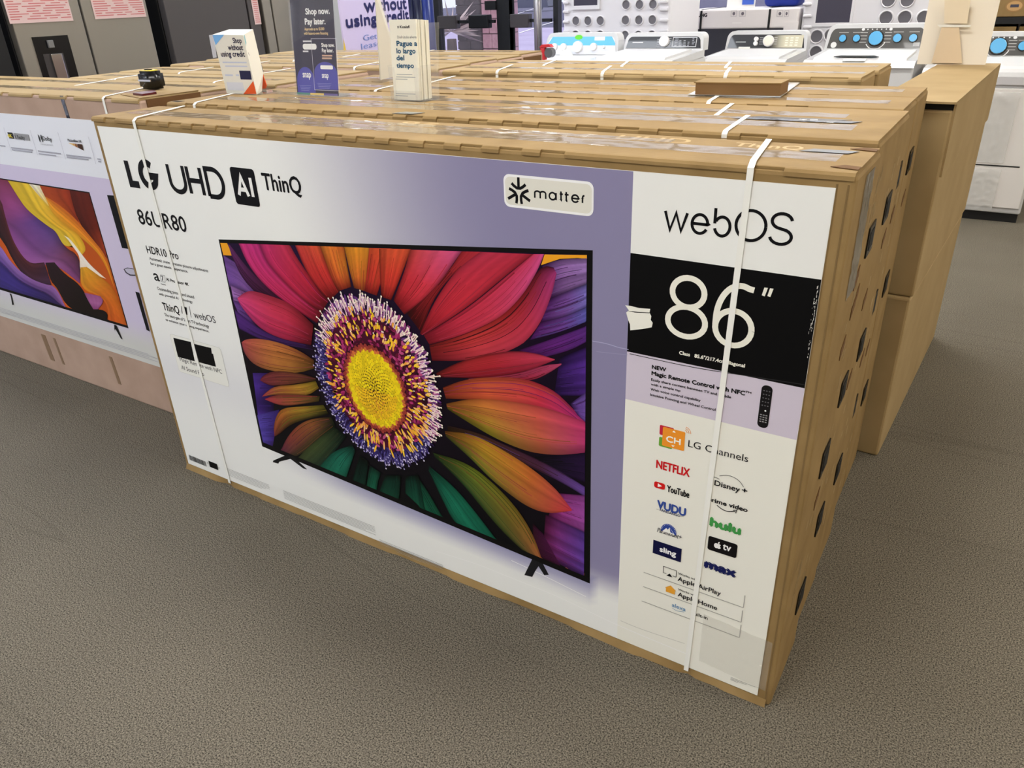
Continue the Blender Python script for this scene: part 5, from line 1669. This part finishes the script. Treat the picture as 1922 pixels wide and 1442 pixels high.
# ------------------------------------------------------------------ washers
def washer(label, uL, uR, vt, vb, yp, panel, body_to=None, depth=.66, knobs=(), style='dark', name='washing_machine', deck=None):
    """yp: depth of the control console; uL..uR, vt..vb: its extent in the photo"""
    vm = (vt + vb) / 2
    a, b = at(uL, vb, 1, yp), at(uR, vb, 1, yp)
    zt, zb_ = at((uL + uR) / 2, vt, 1, yp)[2], min(a[2], b[2])
    x0, x1 = a[0], b[0]
    yf = yp - depth
    zd = zb_ - .02
    t = thing(name, label, 'washing machine', ((x0 + x1) / 2, (yf + yp) / 2, 0), group='washing machines in a row behind the cartons')
    MB().box(x0 - .01, x1 + .01, yf + .02, yp + .07, .06, zd - .03, bev=.012).build('cabinet', WHITE_MET, t)
    MB().box(x0, x1, yf + .04, yp + .05, 0, .06).build('toe_kick', BLACK, t)
    # top deck slopes up a little to the console
    MB().prism([(x0 - .012, yf, zd - .05), (x0 - .012, yp + .02, zd - .03), (x0 - .012, yp + .02, zd + .015), (x0 - .012, yf + .06, zd - .008), (x0 - .012, yf + .015, zd - .025)], (x1 - x0 + .024, 0, 0)).build('top_deck', WHITE_MET, t)
    MB().prism([(x0 + .05, yf + .05, zd - .015), (x0 + .05, yp - .08, zd + .008), (x0 + .05, yp - .08, zd + .026), (x0 + .05, yf + .08, zd + .008)], (x1 - x0 - .1, 0, 0)).build('lid', WHITE_PL, t)
    # console with a sloping face
    n = 7
    out = []
    w = x1 - x0
    for k in range(n):
        out.append((x0 + .075 * w - .075 * w * math.cos(k / (n - 1) * 1.57) * 1.0, zb_ + (zt + .014 - zb_) * (.55 + .45 * math.sin(k / (n - 1) * 1.57))))
    prof = [(x0 - .006, zb_ - .01)] + out + [(x1 + x0 - p[0], p[1]) for p in reversed(out)] + [(x1 + .006, zb_ - .01)]
    MB().prism([(p[0], yp + .03 * (p[1] - zb_) / (zt - zb_), p[1]) for p in prof], (0, .11, 0)).build('console', WHITE_PL, t)
    # control face
    ar = Art((x0, yp, zb_), (1, 0, 0), (0, .03, zt - zb_), base=.0015, eps=.0003)
    hh = zt - zb_
    cp_ = MB()
    pf = []
    for k in range(6):
        pf.append((.035 * w + .06 * w * (1 - math.cos(k / 5 * 1.57)), hh * (.5 + .42 * math.sin(k / 5 * 1.57))))
    pf = [(.02 * w, hh * .06)] + pf + [(w - p[0], p[1]) for p in reversed(pf)] + [(w - .02 * w, hh * .06)]
    pm = mat('panel_%s' % style, panel, .3, coat=.3)
    pts = [ar.o + ar.ex * p[0] + ar.ey * p[1] + ar.n * .001 for p in pf]
    face = MB().prism(pts, ar.n * .003).build('control_panel', pm, t)
    ar.base = .005
    return t, ar, w, hh, (x0, x1, yf, yp, zd, zb_, zt), face


def knob(t, ar, fx, fz, w, hh, r, m1, m2=None):
    c = ar.o + ar.ex * fx * w + ar.ey * fz * hh + ar.n * .003
    k = MB().cyl(c, c + ar.n * .02, r, r * .92, 20).build('knob', m1, t, smooth=False)
    if m2:
        MB().cyl(c + ar.n * .02, c + ar.n * .023, r * .85, r * .8, 16).build('knob_film', m2, k)
    return k


WK = mat('white_knob', (228, 226, 226), .3)
BF = mat('blue_film', (96, 176, 226), .15, coat=.5)
# blue-topped washer
t, ar, w, hh, dm, face = washer('white washer with sky-blue film along its control panel and white knobs', 1024, 1158, 66, 104, 4.5, (232, 234, 240), style='white')
q = ar
q.poly([(.09 * w, hh * .93), (.91 * w, hh * .93), (.965 * w, hh * .6), (.965 * w, hh * .5), (.03 * w, hh * .5), (.035 * w, hh * .6)], (112, 192, 228))
q.layer = 1
q.ell(.46 * w, hh * .9, .035, .018, (110, 210, 70), n=10)
q.rect(.68 * w, .82 * w, hh * .74, hh * .92, (236, 238, 240))
q.build('blue_strip', face)
for fx, r in ((.13, .028), (.26, .028), (.46, .045), (.68, .03), (.82, .012)):
    knob(t, ar, fx, .42, w, hh, r, WK)
sx = at(1063, 108, 1, 4.42)
MB().cyl(sx + (0, -.004, 0), sx, .06, n=24).build('paper_tag', WHITE_PAPER, t)
# dark glass washer
t, ar, w, hh, dm, face = washer('white washer with black glass panel, one white dial and a framed keypad', 1172, 1318, 66, 92, 4.52, (18, 19, 23), style='black')
ar.rect(.1 * w, .24 * w, hh * .44, hh * .52, (220, 220, 222))
x0_, x1_ = .62 * w, .92 * w
for r_ in ((x0_, x1_, hh * .14, hh * .18), (x0_, x1_, hh * .82, hh * .86), (x0_, x0_ + .004, hh * .14, hh * .86), (x1_ - .004, x1_, hh * .14, hh * .86)):
    ar.rect(*r_, (216, 216, 220))
for i in range(5):
    for j in range(5):
        if random.random() < .85:
            ar.rect(x0_ + .018 + j * .033, x0_ + .018 + j * .033 + random.uniform(.012, .026), hh * (.22 + .12 * i), hh * (.27 + .12 * i), (170, 170, 176))
for i in range(5):
    ar.rect(.42 * w, .46 * w, hh * (.2 + .12 * i), hh * (.235 + .12 * i), (190, 190, 196))
    ar.rect(.565 * w, .6 * w, hh * (.2 + .14 * i), hh * (.235 + .14 * i), (190, 190, 196))
ar.build('panel_print', face)['kind'] = 'stuff'
knob(t, ar, .515, .55, w, hh, .04, WK)
# third washer, panel under a film
t, ar, w, hh, dm, face = washer('white washer with black panel fading to pale film and a white dial', 1362, 1512, 62, 92, 5.5, (34, 34, 38), style='charcoal')
ar.grid(.5 * w, .955 * w, hh * .08, hh * .86, 10, 3, lambda x, y: np.array((34, 34, 38)) * (1 - sstep(.5 * w, .75 * w, x)) + np.array((206, 200, 176)) * sstep(.5 * w, .75 * w, x))
ar.layer = 1
ar.rect(.12 * w, .25 * w, hh * .42, hh * .47, (190, 190, 190))
for i in range(4):
    ar.rect(.42 * w, .47 * w, hh * (.3 + .13 * i), hh * (.33 + .13 * i), (180, 180, 182))
    ar.rect(.6 * w, .64 * w, hh * (.3 + .13 * i), hh * (.33 + .13 * i), (200, 200, 196))
    for j in range(3):
        ar.rect((.74 + .06 * j) * w, (.775 + .06 * j) * w, hh * (.2 + .15 * i), hh * (.28 + .15 * i), (232, 228, 212))
ar.build('panel_print', face)['kind'] = 'stuff'
knob(t, ar, .535, .5, w, hh, .045, WK, mat('cream_cap', (232, 228, 214), .3))
for fz in (.62, .34):
    knob(t, ar, .38, fz, w, hh, .018, WK)
p = at(1396, 98, 1, 5.47)
MB().prism([p + (-.05, 0, -.045), p + (.045, 0, -.045), p + (.045, .012, .04), p + (-.05, .012, .04)], (0, -.003, 0)).build('paper_tag', WHITE_PAPER, t)


def blue_knob_panel(t, ar, w, hh, face, ks):
    for fx, r in ks:
        for i in range(4):
            for sg in (-1, 1):
                if r > .045:
                    ar.rect(fx * w + sg * .085 - .028, fx * w + sg * .085 + .02, hh * (.3 + .14 * i), hh * (.325 + .14 * i), (200, 198, 196))
        ar.rect(fx * w - .035, fx * w + .035, hh * .73, hh * .76, (170, 168, 166))
        if r > .045:
            ar.stroke([(fx * w + r * 1.25 * math.cos(a), hh * .46 + r * 1.25 * math.sin(a)) for a in np.radians(np.linspace(-150, -20, 12))], .006, (226, 226, 226))
    ar.ell(.085 * w, hh * .2, .022, .022, (222, 222, 220), n=14)
    ar.rect(.87 * w, .93 * w, hh * .14, hh * .3, (190, 190, 190))
    for i in range(7):
        ar.ell((.36 + .045 * i) * w, hh * .87, .012 if i in (0, 6) else .005, .01 if i in (0, 6) else .005, (226, 226, 226), n=8)
    ar.build('panel_print', face)['kind'] = 'stuff'
    for fx, r in ks:
        knob(t, ar, fx, .48, w, hh, r, BLACKP, BF)


GP = (78, 76, 74)
t, ar, w, hh, dm, face = washer('white washer with grey panel and five blue-filmed knobs, notice on its lid', 1548, 1738, 49, 93, 5.5, GP, style='grey')
blue_knob_panel(t, ar, w, hh, face, ((.17, .03), (.31, .03), (.5, .058), (.71, .034), (.86, .032)))
x0_, x1_, yf, yp, zd, zb_, zt = dm
xm = (x0_ + x1_) / 2
MB().prism([(xm - .17, yf + .07, zd + .012), (xm + .13, yf + .07, zd + .012), (xm + .09, yf + .12, zd + .016), (xm - .13, yf + .12, zd + .016)], (0, 0, .004)).build('lid_recess_shade', BLACK, t)  # black sheet standing for the dark handle recess in the lid
n_ = MB().prism([(xm - .1, yf + .03, zd - .012), (xm + .05, yf + .03, zd - .012), (xm + .05, yf + .15, zd + .022), (xm - .1, yf + .15, zd + .022)], (0, -.002, .003)).build('paper_notice', WHITE_PAPER, t)
# rightmost washer with bubble wrap down its front
yp5 = 5.36
t, ar, w, hh, dm, face = washer('rightmost washer with blue knobs and bubble wrap strips down its grey front', 1757, 1985, 65, 106, yp5, GP, depth=.62, style='grey')
blue_knob_panel(t, ar, w, hh, face, ((.2, .03), (.51, .058), (.71, .034), (.86, .032)))
x0_, x1_, yf, yp, zd, zb_, zt = dm
MB().box(x0_ + .005, x1_ - .005, yf + .004, yf + .021, .1, zd - .12, bev=.004).build('front_panel', mat('pale_grey_enamel', (214, 210, 206), .35), t)
zl = at(1880, 312, 1, yf)[2]
MB().box(x0_ + .02, x1_ - .06, yf + .002, yf + .0045, zl - .004, zl + .004).build('seam', BLACK, t)
MB().box(x0_ + .005, x1_ - .005, yf + .0, yf + .021, zd - .1, zd - .05, bev=.004).build('handle_band', mat('silver_band', (190, 188, 190), .3), t)
wrap = clear_mat('bubble_wrap', (226, 226, 224), .12, 1.8, .35)
xw = at(1862, 200, 1, yf)[0]
for a, b in ((zl + .02, zd - .14), (zl - .3, zl - .02)):
    MB().grid((xw - .1, yf - .004, a), (.24, 0, 0), (0, 0, b - a), 18, 26, lambda u, v: .012 * max(0, noise.noise((u * 9, v * 14, a * 9))) + .004).build('bubble_wrap', wrap, t, smooth=True)

# red and grey tape dispenser on the first washer
rp = at(1024, 113, 1, 3.95)
t = thing('tape_gun', 'small red and grey packing tape dispenser on the blue-topped washer', 'tape dispenser', (rp[0], 3.95, rp[2]))
b_ = rp[2]
MB().cyl((rp[0] + .03, 3.94, b_ + .05), (rp[0] + .03, 3.99, b_ + .05), .034, n=20).build('tape_roll', mat('grey_tape_roll', (96, 96, 98), .4), t)
MB().box(rp[0] - .045, rp[0] - .005, 3.945, 3.985, b_, b_ + .085, bev=.006).build('handle', mat('red_plastic', (206, 50, 56), .4), t)
MB().prism([(rp[0] - .05, 3.945, b_ + .085), (rp[0] + .05, 3.945, b_ + .088), (rp[0] + .03, 3.945, b_ + .108), (rp[0] - .03, 3.945, b_ + .105)], (0, .045, 0)).build('guard', mat('red_plastic', (206, 50, 56), .4), t)

# ------------------------------------------------------------------ wrapped refrigerators and carton behind the washers
def foam_unit(label, x0, x1, y, holes, hr, window, ribs, h=2.0):
    t = thing('foam_wrapped_refrigerator', label, 'refrigerator', ((x0 + x1) / 2, y + .35, 0), group='foam-wrapped refrigerators behind the washers')
    MB().box(x0, x1, y + .012, y + .7, 0, h, bev=.02).build('wrapped_body', FOAM, t)
    DG = mat('grey_door_behind', (104, 102, 108), .5)  # grey discs standing for the dark inside of the holes
    for (x, z) in holes:
        r = MB()
        m_ = 20
        V, F = [], []
        for ri, yy in ((hr * 1.25, y + .012), (hr * 1.12, y - .004), (hr, y + .0), (hr * .98, y + .011)):
            V += [(x + ri * math.cos(a), yy, z + ri * math.sin(a)) for a in np.linspace(0, 2 * math.pi, m_, endpoint=False)]
        for L in range(3):
            F += [(L * m_ + i, L * m_ + (i + 1) % m_, (L + 1) * m_ + (i + 1) % m_, (L + 1) * m_ + i) for i in range(m_)]
        hl = r.add(V, F).build('hole_rim', FOAM, t, smooth=True)
        MB().cyl((x, y + .006, z), (x, y + .011, z), hr, n=m_).build('hole', DG, hl)
    if window:
        a, b, c, d = window
        wn = MB().box(a, b, y + .002, y + .013, c, d).build('dispenser_window', mat('smoky_window', (70, 68, 82), .25), t)
        MB().box(a - .02, b + .02, y - .004, y + .013, c - .03, c).box(a - .02, a, y - .004, y + .013, c, d).box(b, b + .02, y - .004, y + .013, c, d).build('window_frame', FOAM, wn)
        MB().box((a + b) / 2 - .06, (a + b) / 2 + .05, y - .002, y + .004, d - .1, d - .05).build('display', GREYP, wn)
    for (a, b, z) in ribs:
        MB().box(a, b, y - .012, y + .013, z - .012, z + .012, bev=.008).build('foam_rib', FOAM, t)
    return t


yA = 5.05
gx = lambda u, v, Y: tuple(at(u, v, 1, Y)[[0, 2]])
zz0 = Z(1050, 0, 7.688)
hA = [gx(*zz0(p), yA) for p in ((233, 302), (407, 302), (587, 300), (232, 505), (405, 505), (585, 505), (957, 68), (1152, 66), (1347, 62), (951, 292), (1143, 291), (1338, 287), (944, 510), (1135, 510), (1328, 508))]
w0, w1q = gx(1077, 11, yA), gx(1122, -30, yA)
foam_unit('foam-wrapped refrigerator with round holes behind the blue-topped washer', gx(1056, 50, yA)[0], gx(1256, 50, yA)[0], yA, hA, .033, (w0[0], w1q[0], w0[1], w0[1] + .3),
          [(gx(1056, v, yA)[0] + .004, gx(1068, v, yA)[0], gx(1056, v, yA)[1]) for v in (5, 22, 41, 60)] + [(gx(1238, v, yA)[0], gx(1254, v, yA)[0], gx(1240, v, yA)[1]) for v in (3, 18, 38, 58)])
yB = 6.35
zz1 = Z(1490, 0, 7.119)
hB = [gx(*zz1(p), yB) for p in ((302, 488), (490, 470), (1264, 0), (1515, 0), (1228, 240), (1478, 237), (1735, 237), (290, 700))]
wb0, wb1 = gx(1530, 43, yB), gx(1594, -10, yB)
foam_unit('foam-wrapped refrigerator with smoky dispenser window behind the grey-panel washer', gx(1505, 30, yB)[0], gx(1752, 30, yB)[0], yB, hB, .05, (wb0[0], gx(1594, 43, yB)[0], wb0[1], wb0[1] + .36),
          [(gx(1506, v, yB)[0] + .004, gx(1523, v, yB)[0], gx(1506, v, yB)[1]) for v in (8, 30, 51)])
# white carton cap on a dark appliance
yS = 6.35
t = thing('dark_appliance', 'dark appliance with a lettered white carton cap, between the foam-wrapped refrigerators', 'appliance', (gx(1380, 60, yS)[0], yS + .35, 0))
sx0, sx1 = gx(1278, 40, yS)[0], gx(1498, 40, yS)[0]
zt_, zb_ = gx(1380, 17, yS)[1], gx(1380, 54, yS)[1]
MB().box(sx0 + .03, sx1 - .03, yS + .01, yS + .68, 0, zb_ + .05, bev=.01).build('cabinet', mat('slate_front', (58, 58, 66), .35), t)
WC = mat('white_carton', (232, 226, 224), .65)
MB().box(sx0, sx1, yS, yS + .7, zb_, zt_, bev=.012).build('carton_cap', WC, t)
MB().box(sx0 - .004, sx0 + .12, yS - .003, yS + .1, zb_ - .16, zb_ + .05).build('corner_post', WC, t)
MB().box(sx1 - .12, sx1 + .004, yS - .003, yS + .1, zb_ - .16, zb_ + .05).build('corner_post', WC, t)
for u in (1316, 1444):
    xs_ = gx(u, 35, yS)[0]
    MB().band([(xs_, yS - .005, .3), (xs_, yS - .005, zb_), (xs_, yS - .002, zt_ - .01), (xs_, yS + .03, zt_ + .002), (xs_, yS + .69, zt_ + .002)], (-1, 0, 0), .02, .002).build('black_strap', BLACK, t)
ar = Art((0, yS, 0), (1, 0, 0), (0, 0, 1), base=.002)
ar.tpx('SAMSUNG', (1292, 32), (1327, 30), (1292, 26), (70, 66, 70), .003)
for u0, u1 in ((1372, 1383), (1388, 1400), (1458, 1470), (1472, 1481)):
    a, b = ar.px(u0, 31), ar.px(u1, 20)
    ar.stroke([(a[0], a[1]), (b[0], a[1]), (b[0], b[1]), (a[0], b[1])], .003, (170, 164, 168), closed=True)
    ar.ell((a[0] + b[0]) / 2, (a[1] + b[1]) / 2, (b[0] - a[0]) * .25, (b[1] - a[1]) * .3, (110, 104, 112))
a, b = ar.px(1374, 44), ar.px(1392, 43)
ar.rect(a[0], b[0], a[1], b[1] + .004, (240, 236, 234))
ar.build('cap_print', t)
ps = gx(1390, 13, yS + .15)
t = thing('price_card', 'small white card with a blue block on the white carton cap', 'card', (ps[0], yS + .2, zt_))
x0_, x1_ = gx(1364, 10, yS + .2)[0], gx(1417, 10, yS + .2)[0]
MB().prism([(x0_, yS + .2, zt_ + .001), (x1_, yS + .2, zt_ + .001), (x1_, yS + .22, zt_ + .2), (x0_, yS + .22, zt_ + .2)], (0, .004, 0)).build('card', WHITE_PAPER, t)
MB().box(x0_ + (x1_ - x0_) * .55, x1_ - .012, yS + .195, yS + .2, zt_ + .03, zt_ + .1).build('blue_block', mat('royal_blue', (66, 100, 196), .4), t)
t = thing('blue_bag', 'folded royal blue bag on top of the white carton cap', 'bag', (gx(1470, 5, yS + .4)[0], yS + .45, zt_))
bx0, bx1 = gx(1432, 5, yS + .3)[0], gx(1505, 5, yS + .3)[0]
MB().box(bx0, bx1 - .03, yS + .3, yS + .6, zt_ + .003, zt_ + .16, bev=.05, seg=3).build('fold', mat('blue_nylon', (24, 50, 150), .5), t, smooth=True)
# shelf with cartons at the far right
t = thing('steel_shelf', 'dark steel storage shelf at the far right behind the washer', 'shelf', (3.2, 7.0, 0))
sx0, sx1 = gx(1840, 40, 6.9)[0], 4.2
zs = gx(1890, 30, 6.7)[1]
for x in (sx0 - .1, sx1):
    MB().box(x, x + .05, 6.7, 6.75, 0, 2.4).build('upright', FRAME, t)
for z in (.15, .75, zs - .06):
    MB().box(sx0 - .05, sx1, 6.7, 7.3, z, z + .05).build('shelf_board', FRAME, t)
for k, (a, b, z0_, z1_) in enumerate(((sx0 - .04, sx0 + .85, zs - .008, zs + .27), (sx0 - .04, sx0 + .28, .802, zs - .08), (sx0 + .3, sx0 + .95, .802, zs - .08))):
    t = thing('shelf_carton', ['brown printed carton on the upper right storage shelf', 'plain brown carton below, left of the shelf gap', 'plain brown carton below, right of the shelf gap'][k], 'carton', ((a + b) / 2, 6.95, z0_), group='cartons on the far right shelf')
    MB().box(a, b, 6.72, 7.25, z0_, z1_, bev=.006).build('body', KRAFT, t)
    MB().box(a + .003, b - .003, 6.717, 6.72, (z0_ + z1_) / 2 - .004, (z0_ + z1_) / 2 + .004).build('flap_seam', KRAFT_D, t)
    if k == 0:
        ar = Art((a, 6.72, z0_), (1, 0, 0), (0, 0, 1), base=.002)
        cx_ = gx(1903, 17, 6.72)[0] - a
        ar.ell(cx_, .08, .065, .045, (150, 116, 76), n=20)
        ar.layer = 1
        ar.ell(cx_, .08, .055, .036, (186, 148, 100), n=20)
        ar.layer = 2
        ar.rect(cx_ - .03, cx_ + .03, .07, .092, (70, 70, 84))
        ar.build('box_print', t)
